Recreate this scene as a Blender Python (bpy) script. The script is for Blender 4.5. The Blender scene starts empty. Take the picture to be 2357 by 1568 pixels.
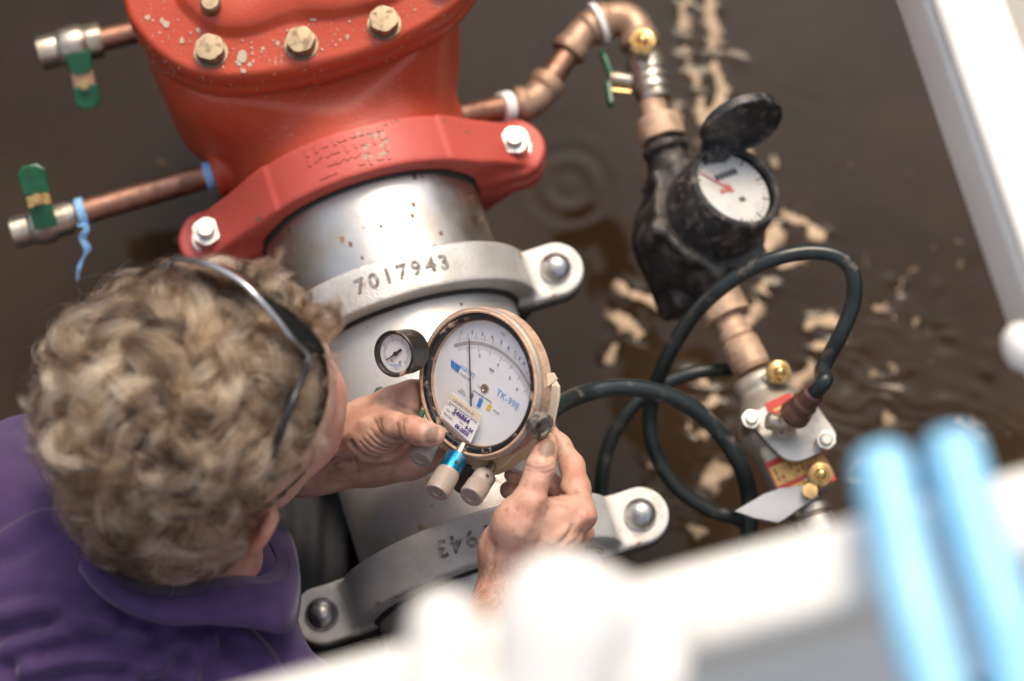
import bpy, math, random
import numpy as np
from mathutils import Vector, Matrix

random.seed(7)
RNG = np.random.default_rng(11)
S = bpy.context.scene
COL = S.collection
rad = math.radians

# ------------------------------------------------------------------ camera
K = .4235 / 2357.0                      # metres per photo unit (2357 wide) per metre of depth
TH = rad(17.5)
FWD = np.array([0, math.sin(TH), -math.cos(TH)])
UPV = np.array([0, math.cos(TH), math.sin(TH)])
RGT = np.array([1.0, 0, 0])
CAM = -2.08 * FWD
cd = bpy.data.cameras.new('camera')
cam = bpy.data.objects.new('camera', cd)
COL.objects.link(cam)
cam.location = CAM
cam.rotation_euler = (TH, 0, 0)
cd.lens = 85
cd.sensor_width = 36
cd.clip_start = .05
cd.clip_end = 200
cd.dof.use_dof = True
cd.dof.focus_distance = 1.868
cd.dof.aperture_fstop = 2.6
cd.dof.aperture_blades = 9
S.camera = cam

# ------------------------------------------------------------------ light
SUN_EL, SUN_AZ = 51.5, 12.0             # azimuth from +Y towards +X
w = bpy.data.worlds.new('World')
S.world = w
w.use_nodes = True
nt = w.node_tree
bg = nt.nodes['Background']
sky = nt.nodes.new('ShaderNodeTexSky')
sky.sky_type = 'NISHITA'
sky.sun_disc = False
sky.sun_elevation = rad(SUN_EL)
sky.sun_rotation = rad(SUN_AZ)
sky.air_density = 1.0
sky.dust_density = 3.0
sky.ozone_density = 1.0
hs = nt.nodes.new('ShaderNodeHueSaturation')      # thin high cloud: a paler sky
hs.inputs['Saturation'].default_value = .45
nt.links.new(sky.outputs[0], hs.inputs['Color'])
nt.links.new(hs.outputs[0], bg.inputs[0])
bg.inputs[1].default_value = .15
sl = bpy.data.lights.new('sun', 'SUN')
sl.energy = 1.5
sl.angle = rad(20)
sl.color = (1.0, .78, .53)
so = bpy.data.objects.new('sun', sl)
COL.objects.link(so)
sd = Vector((math.sin(rad(SUN_AZ)) * math.cos(rad(SUN_EL)), math.cos(rad(SUN_AZ)) * math.cos(rad(SUN_EL)), math.sin(rad(SUN_EL))))
so.rotation_euler = sd.to_track_quat('Z', 'Y').to_euler()
S.view_settings.view_transform = 'Standard'
S.view_settings.look = 'None'
S.view_settings.gamma = 1
S.view_settings.use_curve_mapping = False
S.view_settings.exposure = 0.84

# ------------------------------------------------------------------ geometry helpers
def A(p): return np.asarray(p, dtype=float)
def nrm(v):
    v = A(v); return v / np.linalg.norm(v)
def W(u, v, d):
    """a photo position (2357-wide) at depth d -> world point"""
    return CAM + d * (FWD + RGT * (u - 1178.5) * K + UPV * (784 - v) * K)
def Z(u, v, z):
    r = FWD + RGT * (u - 1178.5) * K + UPV * (784 - v) * K
    return CAM + r * ((z - CAM[2]) / r[2])
def V(x, y, z):
    """direction in camera axes (right, up, towards the viewer) -> world"""
    return RGT * x + UPV * y - FWD * z
def dep(p): return float((A(p) - CAM) @ FWD)
def px(d): return d * K
def frame(n, ref=(0, 0, 1)):
    n = nrm(n); r = A(ref)
    if abs(n @ nrm(r)) > .97: r = A((1, 0, 0)) if abs(n[0]) < .9 else A((0, 1, 0))
    x = nrm(np.cross(r, n)); y = np.cross(n, x)
    return x, y, n

class MB:
    def __init__(s): s.v = []; s.f = []; s.n = 0
    def add(s, verts, faces):
        verts = np.asarray(verts, float)
        s.v.append(verts); s.f += [tuple(i + s.n for i in f) for f in faces]; s.n += len(verts)
        return s
    def rings(s, rings, close=True, cap0=True, cap1=True):
        """list of rings (each m x 3) joined by quads"""
        m = len(rings[0]); fs = []
        for i in range(len(rings) - 1):
            for j in range(m if close else m - 1):
                a, b = i * m + j, i * m + (j + 1) % m
                fs.append((a, b, b + m, a + m))
        if cap0: fs.append(tuple(range(m - 1, -1, -1)))
        if cap1: fs.append(tuple((len(rings) - 1) * m + j for j in range(m)))
        return s.add(np.concatenate(rings), fs)
    def lathe(s, prof, o, axis, n=32, ref=(0, 0, 1), phase=0, cap=(True, True)):
        x, y, z = frame(axis, ref); o = A(o)
        t = np.arange(n) * 2 * math.pi / n + phase
        R = [o + z * h + max(r, 1e-5) * (np.cos(t)[:, None] * x + np.sin(t)[:, None] * y) for r, h in prof]
        return s.rings(R, cap0=cap[0], cap1=cap[1])
    def tube(s, pts, r, n=12, caps=True):
        P = np.asarray(pts, float); m = len(P)
        r = np.full(m, r) if np.isscalar(r) else np.asarray(r, float)
        T = np.gradient(P, axis=0); T /= np.linalg.norm(T, axis=1)[:, None]
        x, y, _ = frame(T[0]); R = []; t = np.arange(n) * 2 * math.pi / n
        for i in range(m):
            x = nrm(x - T[i] * (x @ T[i])); y = np.cross(T[i], x)
            R.append(P[i] + r[i] * (np.cos(t)[:, None] * x + np.sin(t)[:, None] * y))
        return s.rings(R, cap0=caps, cap1=caps)
    def cyl(s, a, b, r, n=24, r2=None, ch=0):
        a, b = A(a), A(b); L = np.linalg.norm(b - a); r2 = r if r2 is None else r2
        if ch: prof = [(r - ch, 0), (r, ch), (r2, L - ch), (r2 - ch, L)]
        else: prof = [(r, 0), (r2, L)]
        return s.lathe(prof, a, b - a, n)
    def prism(s, poly, o, ex, ey, ez, h0, h1, bev=0):
        o, ex, ey, ez = A(o), A(ex), A(ey), A(ez); P = np.asarray(poly, float)
        def ring(sc, h):
            if sc == 0: Q = P
            else:
                c = P.mean(0); d = P - c; L = np.linalg.norm(d, axis=1)[:, None]; Q = c + d * (L - sc) / L
            return o + Q[:, :1] * ex + Q[:, 1:] * ey + h * ez
        if bev: R = [ring(bev, h0), ring(0, h0 + bev), ring(0, h1 - bev), ring(bev, h1)]
        else: R = [ring(0, h0), ring(0, h1)]
        return s.rings(R)
    def box(s, o, ex, ey, ez, hx, hy, hz, bev=0):
        return s.prism([(-hx, -hy), (hx, -hy), (hx, hy), (-hx, hy)], o, ex, ey, ez, -hz, hz, bev)
    def hexa(s, o, axis, af, h, ref=(0, 0, 1), phase=0, ch=.12):
        r = af / 2 / math.cos(math.pi / 6)
        x, y, z = frame(axis, ref); o = A(o)
        t6 = np.arange(6) * math.pi / 3 + phase
        t = np.repeat(t6, 2) + np.tile([-.16, .16], 6)
        hexr = r * math.cos(math.pi / 6) / np.cos(((t - phase + math.pi / 6) % (math.pi / 3)) - math.pi / 6)
        def ring(rr, hh): return o + z * hh + (rr[:, None] if np.ndim(rr) else rr) * (np.cos(t)[:, None] * x + np.sin(t)[:, None] * y)
        c = ch * h
        return s.rings([ring(hexr, 0), ring(hexr, h - c), ring(np.minimum(hexr, af / 2 * .99), h), ring(af / 2 * .85, h + .0001)])
    def dome(s, o, axis, r, h, n=24, m=8):
        prof = [(r * math.cos(i * math.pi / 2 / m), h * math.sin(i * math.pi / 2 / m)) for i in range(m + 1)]
        return s.lathe(prof, o, axis, n)
    def arrays(s):
        return (np.concatenate(s.v) if s.v else np.zeros((0, 3))), s.f

def catmull(P, n):
    P = np.asarray(P, float)
    Q = np.vstack([2 * P[0] - P[1], P, 2 * P[-1] - P[-2]]); out = []
    for i in range(len(P) - 1):
        a, b, c, d = Q[i:i + 4]
        for t in np.linspace(0, 1, n, endpoint=False):
            out.append(.5 * ((2 * b) + (-a + c) * t + (2 * a - 5 * b + 4 * c - d) * t * t + (-a + 3 * b - 3 * c + d) * t ** 3))
    out.append(P[-1]); return np.array(out)
def catmull_loop(P, n):
    P = np.asarray(P, float); m = len(P); out = []
    for i in range(m):
        a, b, c, d = P[i - 1], P[i], P[(i + 1) % m], P[(i + 2) % m]
        for t in np.linspace(0, 1, n, endpoint=False):
            out.append(.5 * ((2 * b) + (-a + c) * t + (2 * a - 5 * b + 4 * c - d) * t * t + (-a + 3 * b - 3 * c + d) * t ** 3))
    return np.array(out)

# ------------------------------------------------------------------ objects
def thing(name, label, cat, loc, group=None):
    o = bpy.data.objects.new(name, None); COL.objects.link(o)
    o.location = A(loc); o.empty_display_size = .02
    o['label'] = label; o['category'] = cat
    if group: o['group'] = group
    o['_l'] = [float(q) for q in loc]
    return o
def tag(o, label, cat, group=None):
    o['label'] = label; o['category'] = cat
    if group: o['group'] = group
    return o
def origin_of(p):
    t = np.zeros(3)
    while p is not None:
        t = t + A(p.location); p = p.parent
    return t
def obj(name, g, mat, parent=None, smooth=35, sub=0, label=None, kind=None, loc=None, attrs=None):
    """link the shape as ONE mesh object; its vertices come in world coordinates"""
    v, f = g.arrays() if isinstance(g, MB) else g
    v = np.asarray(v, float)
    if parent is not None: off = origin_of(parent); L = np.zeros(3)
    else:
        L = v.mean(0) if loc is None else A(loc); off = L
    me = bpy.data.meshes.new(name)
    vv = (v - off).astype(np.float32)
    if isinstance(f, np.ndarray):
        m = f.shape[1]
        me.vertices.add(len(vv)); me.vertices.foreach_set('co', vv.ravel())
        me.loops.add(f.size); me.loops.foreach_set('vertex_index', f.astype(np.int32).ravel())
        me.polygons.add(len(f)); me.polygons.foreach_set('loop_start', np.arange(0, f.size, m, dtype=np.int32))
        me.update(calc_edges=True); me.validate()
    else:
        me.from_pydata(vv.tolist(), [], f); me.update()
    if attrs:
        for k_, a_ in attrs.items():
            at = me.attributes.new(k_, 'FLOAT', 'POINT'); at.data.foreach_set('value', np.asarray(a_, np.float32))
    if smooth:
        me.polygons.foreach_set('use_smooth', np.ones(len(me.polygons), bool))
        if smooth < 180: me.set_sharp_from_angle(angle=rad(smooth))
    me.materials.append(mat)
    o = bpy.data.objects.new(name, me); COL.objects.link(o)
    if parent is not None: o.parent = parent
    else: o.location = L
    if label: o['label'] = label
    if kind: o['kind'] = kind
    return o
def copy_tree(o, loc, **props):
    c = o.copy(); COL.objects.link(c); c.location = loc
    for k_, v_ in props.items(): c[k_] = v_
    for ch in [q for q in bpy.data.objects if q.parent == o]:
        d = ch.copy(); COL.objects.link(d); d.parent = c
    return c
_tx = {}
def text_geo(s, size, o, ex, ey, ez, ext=.0001, align='CENTER', bold=0, shear=0, space=1):
    cu = bpy.data.curves.new('t', 'FONT'); cu.body = s; cu.size = size; cu.align_x = align; cu.align_y = 'CENTER'
    cu.extrude = ext; cu.offset = bold; cu.shear = shear; cu.resolution_u = 3; cu.space_character = space
    ob = bpy.data.objects.new('t', cu); COL.objects.link(ob)
    dg = bpy.context.evaluated_depsgraph_get(); dg.update(); me = ob.evaluated_get(dg).to_mesh()
    n = len(me.vertices); v = np.zeros(n * 3); me.vertices.foreach_get('co', v); v = v.reshape(-1, 3)
    f = [tuple(p.vertices) for p in me.polygons]
    ob.evaluated_get(dg).to_mesh_clear(); bpy.data.objects.remove(ob); bpy.data.curves.remove(cu)
    return A(o) + v[:, :1] * ex + v[:, 1:2] * ey + v[:, 2:] * ez, f, v

# ------------------------------------------------------------------ signed distance fields
class Field:
    def __init__(s, lo, hi, h):
        s.lo = A(lo); s.h = h; s.n = np.ceil((A(hi) - s.lo) / h).astype(int) + 1
        s.F = np.full(s.n, .05, np.float32)
    def sl(s, lo, hi):
        a = np.clip(np.floor((A(lo) - s.lo) / s.h).astype(int), 0, s.n); b = np.clip(np.ceil((A(hi) - s.lo) / s.h).astype(int) + 1, 0, s.n)
        sl = tuple(slice(i, j) for i, j in zip(a, b))
        g = [(s.lo[i] + s.h * np.arange(a[i], b[i])).astype(np.float32) for i in range(3)]
        X = g[0][:, None, None]; Y = g[1][None, :, None]; Zz = g[2][None, None, :]
        return sl, X, Y, Zz
    def put(s, fn, lo, hi, k=.004, op='u'):
        pad = max(k, .0) + 3 * s.h
        sl, X, Y, Zz = s.sl(A(lo) - pad, A(hi) + pad)
        d = fn(X, Y, Zz)
        o = s.F[sl]
        if o.size == 0: return s
        if op == 'u':
            if k > 0:
                hh = np.maximum(k - np.abs(o - d), 0) / k; s.F[sl] = np.minimum(o, d) - hh * hh * k * .25
            else: s.F[sl] = np.minimum(o, d)
        else:
            d = -d
            if k > 0:
                hh = np.maximum(k - np.abs(o - d), 0) / k; s.F[sl] = np.maximum(o, d) + hh * hh * k * .25
            else: s.F[sl] = np.maximum(o, d)
        return s
    def cone(s, a, b, ra, rb, k=.004, op='u'):
        a, b = A(a), A(b); ba = b - a; L2 = float(ba @ ba) + 1e-12; r = max(ra, rb)
        def fn(X, Y, Zz):
            dx, dy, dz = X - a[0], Y - a[1], Zz - a[2]
            t = np.clip((dx * ba[0] + dy * ba[1] + dz * ba[2]) / L2, 0, 1)
            return np.sqrt((dx - t * ba[0]) ** 2 + (dy - t * ba[1]) ** 2 + (dz - t * ba[2]) ** 2) - (ra + (rb - ra) * t)
        return s.put(fn, np.minimum(a, b) - r, np.maximum(a, b) + r, k, op)
    def ell(s, c, M, r, k=.004, op='u'):
        """ellipsoid: rows of M are the axes, r the radii"""
        c = A(c); M = A(M); r = A(r); R = np.sqrt(((M * r[:, None]) ** 2).sum(0))
        def fn(X, Y, Zz):
            dx, dy, dz = X - c[0], Y - c[1], Zz - c[2]
            q = [(dx * M[i][0] + dy * M[i][1] + dz * M[i][2]) for i in range(3)]
            k0 = np.sqrt(sum((q[i] / r[i]) ** 2 for i in range(3))); k1 = np.sqrt(sum((q[i] / r[i] ** 2) ** 2 for i in range(3))) + 1e-9
            return k0 * (k0 - 1) / k1
        return s.put(fn, c - R, c + R, k, op)
    def box(s, c, M, r, rnd=.002, k=.002, op='u'):
        c = A(c); M = A(M); r = A(r); R = (np.abs(M) * r[:, None]).sum(0)
        def fn(X, Y, Zz):
            dx, dy, dz = X - c[0], Y - c[1], Zz - c[2]
            q = [np.abs(dx * M[i][0] + dy * M[i][1] + dz * M[i][2]) - (r[i] - rnd) for i in range(3)]
            o = np.sqrt(sum(np.maximum(a, 0) ** 2 for a in q)); return o + np.minimum(np.maximum(np.maximum(q[0], q[1]), q[2]), 0) - rnd
        return s.put(fn, c - R, c + R, k, op)
    def cyl(s, a, b, r, rnd=.001, k=.002, op='u', r2=None):
        a, b = A(a), A(b); L = np.linalg.norm(b - a); n = (b - a) / L; m = (a + b) / 2; rr = max(r, r2 or 0)
        def fn(X, Y, Zz):
            dx, dy, dz = X - m[0], Y - m[1], Zz - m[2]
            h = dx * n[0] + dy * n[1] + dz * n[2]
            ra = np.sqrt(np.maximum(dx * dx + dy * dy + dz * dz - h * h, 0))
            R_ = r if r2 is None else r + (r2 - r) * np.clip(h / L + .5, 0, 1)
            q0 = ra - (R_ - rnd); q1 = np.abs(h) - (L / 2 - rnd)
            return np.sqrt(np.maximum(q0, 0) ** 2 + np.maximum(q1, 0) ** 2) + np.minimum(np.maximum(q0, q1), 0) - rnd
        return s.put(fn, np.minimum(a, b) - rr, np.maximum(a, b) + rr, k, op)
    def mesh(s, smooth=2):
        F = s.F; nx, ny, nz = F.shape; sg = F < 0
        c8 = [sg[i:nx - 1 + i, j:ny - 1 + j, k:nz - 1 + k] for i in (0, 1) for j in (0, 1) for k in (0, 1)]
        al = c8[0].copy(); an = c8[0].copy()
        for c in c8[1:]: al &= c; an |= c
        act = an & ~al
        I = np.argwhere(act); idx = np.full(act.shape, -1, np.int32); idx[act] = np.arange(len(I))
        cor = [(i, j, k) for i in (0, 1) for j in (0, 1) for k in (0, 1)]
        val = {c: F[I[:, 0] + c[0], I[:, 1] + c[1], I[:, 2] + c[2]] for c in cor}
        acc = np.zeros((len(I), 3)); cnt = np.zeros(len(I))
        for c in cor:
            for ax in range(3):
                if c[ax] == 0:
                    d = list(c); d[ax] = 1; d = tuple(d)
                    a, b = val[c], val[d]; m = (a < 0) != (b < 0)
                    t = np.where(m, a / np.where(m, a - b, 1), 0)
                    p = np.zeros((len(I), 3)); p[:] = c; p[:, ax] = t
                    acc += p * m[:, None]; cnt += m
        P = I + acc / cnt[:, None]
        fs = []
        for ax in range(3):
            u, v_ = (ax + 1) % 3, (ax + 2) % 3
            sa = [slice(None)] * 3; sb = [slice(None)] * 3; sa[ax] = slice(0, -1); sb[ax] = slice(1, None)
            ch = sg[tuple(sa)] != sg[tuple(sb)]
            E = np.argwhere(ch); E = E[(E[:, u] > 0) & (E[:, v_] > 0) & (E[:, u] < F.shape[u] - 1) & (E[:, v_] < F.shape[v_] - 1)]
            q = []
            for du, dv in ((-1, -1), (0, -1), (0, 0), (-1, 0)):
                e = E.copy(); e[:, u] += du; e[:, v_] += dv; q.append(idx[e[:, 0], e[:, 1], e[:, 2]])
            q = np.stack(q, 1); flip = ~sg[E[:, 0], E[:, 1], E[:, 2]]
            q[flip] = q[flip][:, ::-1]; fs.append(q)
        Q = np.concatenate(fs); Q = Q[(Q >= 0).all(1)]
        V_ = s.lo + P * s.h
        for it in range(smooth):
            a2 = np.zeros_like(V_); n2 = np.zeros(len(V_))
            for i, j in ((0, 1), (1, 2), (2, 3), (3, 0)):
                np.add.at(a2, Q[:, i], V_[Q[:, j]]); np.add.at(n2, Q[:, i], 1)
                np.add.at(a2, Q[:, j], V_[Q[:, i]]); np.add.at(n2, Q[:, j], 1)
            V_ = V_ * .5 + .5 * a2 / np.maximum(n2, 1)[:, None]
        return V_, Q

def vnoise(p, f, seed=0):
    """smooth value noise at points p (n x 3), frequency f"""
    q = np.asarray(p) * f + seed * 17.3; i = np.floor(q).astype(np.int64); t = q - i; t = t * t * (3 - 2 * t); out = 0
    def hsh(a):
        n = (a[:, 0] * 73856093) ^ (a[:, 1] * 19349663) ^ (a[:, 2] * 83492791) ^ (seed * 2654435761 & 0xffffffff)
        n = (n ^ (n >> 13)) * 1274126177 & 0xffffffff; n = n ^ (n >> 16)
        return (n & 0xffff) / 32767.5 - 1
    for dx in (0, 1):
        for dy in (0, 1):
            for dz in (0, 1):
                wgt = (t[:, 0] if dx else 1 - t[:, 0]) * (t[:, 1] if dy else 1 - t[:, 1]) * (t[:, 2] if dz else 1 - t[:, 2])
                out = out + wgt * hsh(i + np.array([dx, dy, dz]))
    return out

# ------------------------------------------------------------------ materials
def srgb(r, g, b):
    f = lambda c: ((c / 255 + .055) / 1.055) ** 2.4 if c / 255 > .04045 else c / 255 / 12.92
    return (f(r), f(g), f(b), 1)
def mat(name, base, rough=.5, metal=0, spec=.5, second=None, scale=40, lo=.45, hi=.6, detail=4, r2=None, m2=None,
        third=None, scale3=120, lo3=.6, hi3=.66, r3=.8, bump=0, bscale=300, bdist=.001, coat=0, sss=0, sssr=(1, .35, .2), aniso=0, sheen=0, dist=0, rvar=.0):
    m = bpy.data.materials.new(name); m.use_nodes = True; t = m.node_tree; N = t.nodes; L = t.links
    b = N['Principled BSDF']; c4 = lambda c: tuple(c) if len(c) == 4 else (*c, 1)
    b.inputs['Roughness'].default_value = rough; b.inputs['Metallic'].default_value = metal
    b.inputs['Specular IOR Level'].default_value = spec; b.inputs['Base Color'].default_value = c4(base)
    if coat: b.inputs['Coat Weight'].default_value = coat; b.inputs['Coat Roughness'].default_value = .08
    if sss:
        b.inputs['Subsurface Weight'].default_value = sss; b.inputs['Subsurface Radius'].default_value = sssr; b.inputs['Subsurface Scale'].default_value = .004
    if sheen: b.inputs['Sheen Weight'].default_value = sheen; b.inputs['Sheen Roughness'].default_value = .4
    tc = N.new('ShaderNodeTexCoord'); co = tc.outputs['Object']
    def noise(sc, det=4, ds=0):
        n = N.new('ShaderNodeTexNoise'); n.inputs['Scale'].default_value = sc; n.inputs['Detail'].default_value = det
        n.inputs['Roughness'].default_value = .6; n.inputs['Distortion'].default_value = ds; L.new(co, n.inputs['Vector']); return n.outputs['Fac']
    def ramp(x, a, bb):
        r = N.new('ShaderNodeMapRange'); r.inputs['From Min'].default_value = a; r.inputs['From Max'].default_value = bb; L.new(x, r.inputs['Value']); return r.outputs['Result']
    def mixc(f, a, bb):
        x = N.new('ShaderNodeMix'); x.data_type = 'RGBA'; L.new(f, x.inputs[0])
        for s_, q in ((6, a), (7, bb)):
            if isinstance(q, tuple): x.inputs[s_].default_value = c4(q)
            else: L.new(q, x.inputs[s_])
        return x.outputs[2]
    def mixf(f, a, bb):
        x = N.new('ShaderNodeMix'); L.new(f, x.inputs[0])
        for s_, q in ((2, a), (3, bb)):
            if isinstance(q, (int, float)): x.inputs[s_].default_value = q
            else: L.new(q, x.inputs[s_])
        return x.outputs[0]
    colr = tuple(c4(base)); rg = rough; mt = metal
    if second:
        f = ramp(noise(scale, detail, dist), lo, hi); colr = mixc(f, colr, c4(second))
        if r2 is not None: rg = mixf(f, rg, r2)
        if m2 is not None: mt = mixf(f, mt, m2)
    if third:
        f = ramp(noise(scale3, 3), lo3, hi3); colr = mixc(f, colr, c4(third)); rg = mixf(f, rg, r3)
        if metal: mt = mixf(f, mt, 0.0)
    if rvar: rg = mixf(ramp(noise(scale * 2.3, 5), .3, .7), rg, rough + rvar)
    for q, s_ in ((colr, 'Base Color'), (rg, 'Roughness'), (mt, 'Metallic')):
        if not isinstance(q, (tuple, int, float)): L.new(q, b.inputs[s_])
    if bump:
        bn = N.new('ShaderNodeBump'); bn.inputs['Strength'].default_value = bump; bn.inputs['Distance'].default_value = bdist
        L.new(noise(bscale, 3), bn.inputs['Height']); L.new(bn.outputs[0], b.inputs['Normal'])
    m['_'] = 1
    return m
# ------------------------------------------------------------------ material set
M = {}
M['red'] = mat('red_paint', (.43, .050, .020), .40, second=(.50, .074, .028), scale=9, lo=.35, hi=.7, third=(.26, .17, .11), scale3=75, lo3=.70, hi3=.74, r3=.85, bump=.55, bscale=300, bdist=.0009, coat=.15)
M['redcoup'] = mat('red_enamel', (.50, .088, .066), .48, second=(.43, .062, .047), scale=14, lo=.35, hi=.7, third=(.17, .09, .06), scale3=60, lo3=.685, hi3=.72, r3=.9, bump=.4, bscale=520, bdist=.0006)
M['silver'] = mat('silver_paint', (.60, .585, .56), .44, .55, second=(.44, .42, .39), scale=24, lo=.40, hi=.66, r2=.55, third=(.33, .22, .13), scale3=55, lo3=.66, hi3=.73, r3=.85, bump=.6, bscale=420, bdist=.0009)
M['castgrey'] = mat('galvanised_casting', (.50, .50, .495), .48, .2, second=(.40, .40, .39), scale=30, lo=.4, hi=.64, r2=.55, third=(.27, .19, .12), scale3=60, lo3=.67, hi3=.74, r3=.85, bump=.7, bscale=450, bdist=.0005)
M['padlit'] = mat('lit_pad_white', (.70, .68, .64), .6, .1, second=(.56, .50, .42), scale=45, lo=.52, hi=.7, third=(.38, .20, .09), scale3=90, lo3=.66, hi3=.72, bump=.3, bscale=600)  # up-facing brightness painted into the pad colour, with real rust spots
M['dome'] = mat('bolt_steel', (.50, .50, .50), .33, 1, second=(.36, .35, .33), scale=130, lo=.45, hi=.65, r2=.5, third=(.30, .20, .12), scale3=160, lo3=.70, hi3=.75, bump=.2, bscale=500, bdist=.0004)
M['zinc'] = mat('zinc_nut', (.66, .65, .60), .34, .95, second=(.48, .46, .41), scale=120, lo=.45, hi=.65, r2=.5, third=(.36, .25, .14), scale3=200, lo3=.70, hi3=.75)
M['goldbolt'] = mat('yellow_zinc', (.25, .195, .13), .45, .75, second=(.17, .125, .08), scale=110, lo=.5, hi=.66, r2=.6, third=(.10, .07, .05), scale3=170, lo3=.66, hi3=.72)
M['stainless'] = mat('stainless_steel', (.60, .575, .54), .30, 1, second=(.46, .39, .30), scale=15, lo=.44, hi=.70, r2=.5, third=(.24, .14, .07), scale3=62, lo3=.67, hi3=.72, rvar=.16, bump=.25, bscale=160, bdist=.0006)
M['pipepaint'] = mat('pale_pipe_paint', (.60, .59, .57), .40, .55, second=(.47, .43, .38), scale=13, lo=.42, hi=.68, r2=.5, third=(.36, .25, .15), scale3=44, lo3=.66, hi3=.74, r3=.8, bump=.3, bscale=500)
M['rubber'] = mat('gasket_rubber', (.018, .018, .018), .6)
M['copper'] = mat('copper', (.40, .215, .15), .40, .92, second=(.20, .105, .07), scale=60, lo=.42, hi=.68, r2=.55, rvar=.1)
M['bronze'] = mat('bronze_fitting', (.47, .32, .225), .50, .7, second=(.32, .20, .135), scale=90, lo=.4, hi=.7, r2=.6, bump=.3, bscale=700, bdist=.0005)
M['bronzedust'] = mat('dusty_bronze', (.60, .42, .295), .6, .35, second=(.36, .23, .15), scale=70, lo=.4, hi=.7, bump=.25, bscale=600)
M['brass'] = mat('brass', (.74, .50, .21), .26, .92, second=(.55, .36, .14), scale=110, lo=.55, hi=.75, r2=.42)
M['nickel'] = mat('nickel_plate', (.52, .47, .40), .34, .9, second=(.34, .28, .21), scale=85, lo=.45, hi=.68, r2=.55, bump=.2, bscale=700, bdist=.0004)
M['steel'] = mat('plain_steel', (.50, .49, .47), .36, .9, second=(.36, .33, .30), scale=60, lo=.45, hi=.7, r2=.55)
M['green'] = mat('green_vinyl', (.006, .075, .035), .32, second=(.012, .11, .05), scale=60)
M['bluetape'] = mat('blue_tape', (.22, .46, .80), .5, second=(.30, .54, .84), scale=120)
M['whitetape'] = mat('thread_tape', (.78, .78, .76), .5)
M['black'] = mat('black_casting', (.026, .024, .023), .45, second=(.10, .085, .07), scale=75, lo=.48, hi=.70, r2=.75, bump=.4, bscale=450, bdist=.0008)
M['blackdust'] = mat('dusty_black_plastic', (.026, .026, .029), .40, second=(.14, .12, .10), scale=120, lo=.52, hi=.66, r2=.85, bump=.15, bscale=500)
M['hose'] = mat('hose_rubber', (.017, .024, .026), .32, second=(.15, .12, .10), scale=60, lo=.58, hi=.76, r2=.9, bump=.25, bscale=600, bdist=.0004)
M['brownplastic'] = mat('brown_bushing', (.10, .045, .03), .35)
M['white'] = mat('white_paint', (.74, .72, .68), .45, second=(.64, .61, .56), scale=9, lo=.5, hi=.7)
M['bluegrip'] = mat('blue_grip', (.22, .50, .72), .35, second=(.27, .55, .76), scale=14)
M['mudflake'] = mat('dried_mud', (.40, .33, .25), .9)
M['concrete'] = mat('pit_concrete', (.24, .22, .195), .9, second=(.15, .13, .11), scale=4, lo=.4, hi=.65, bump=.5, bscale=60, bdist=.004)
M['soil'] = mat('dry_soil', (.34, .26, .18), .95, second=(.24, .18, .12), scale=3, lo=.4, hi=.65, bump=.5, bscale=30, bdist=.01)
gm = bpy.data.materials.new('drop_water'); gm.use_nodes = True
_b = gm.node_tree.nodes['Principled BSDF']; _b.inputs['Transmission Weight'].default_value = .45; _b.inputs['Base Color'].default_value = (.72, .36, .28, 1); _b.inputs['Coat Weight'].default_value = 1; _b.inputs['Coat Roughness'].default_value = .03; _b.inputs['Roughness'].default_value = .02; _b.inputs['IOR'].default_value = 1.33
M['drop'] = gm
gl = bpy.data.materials.new('thin_glass'); gl.use_nodes = True; t = gl.node_tree; t.nodes.clear()
_o = t.nodes.new('ShaderNodeOutputMaterial'); _m = t.nodes.new('ShaderNodeMixShader'); _t = t.nodes.new('ShaderNodeBsdfTransparent'); _g = t.nodes.new('ShaderNodeBsdfGlossy'); _f = t.nodes.new('ShaderNodeLayerWeight')
_p = t.nodes.new('ShaderNodeMath'); _p.operation = 'POWER'; _p.inputs[1].default_value = 4; _r = t.nodes.new('ShaderNodeMapRange'); _r.inputs[3].default_value = .022; _r.inputs[4].default_value = .7
_g.inputs['Roughness'].default_value = .08; t.links.new(_f.outputs['Facing'], _p.inputs[0]); t.links.new(_p.outputs[0], _r.inputs[0])
t.links.new(_r.outputs[0], _m.inputs[0]); t.links.new(_t.outputs[0], _m.inputs[1]); t.links.new(_g.outputs[0], _m.inputs[2]); t.links.new(_m.outputs[0], _o.inputs[0])
M['glass'] = gl

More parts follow.
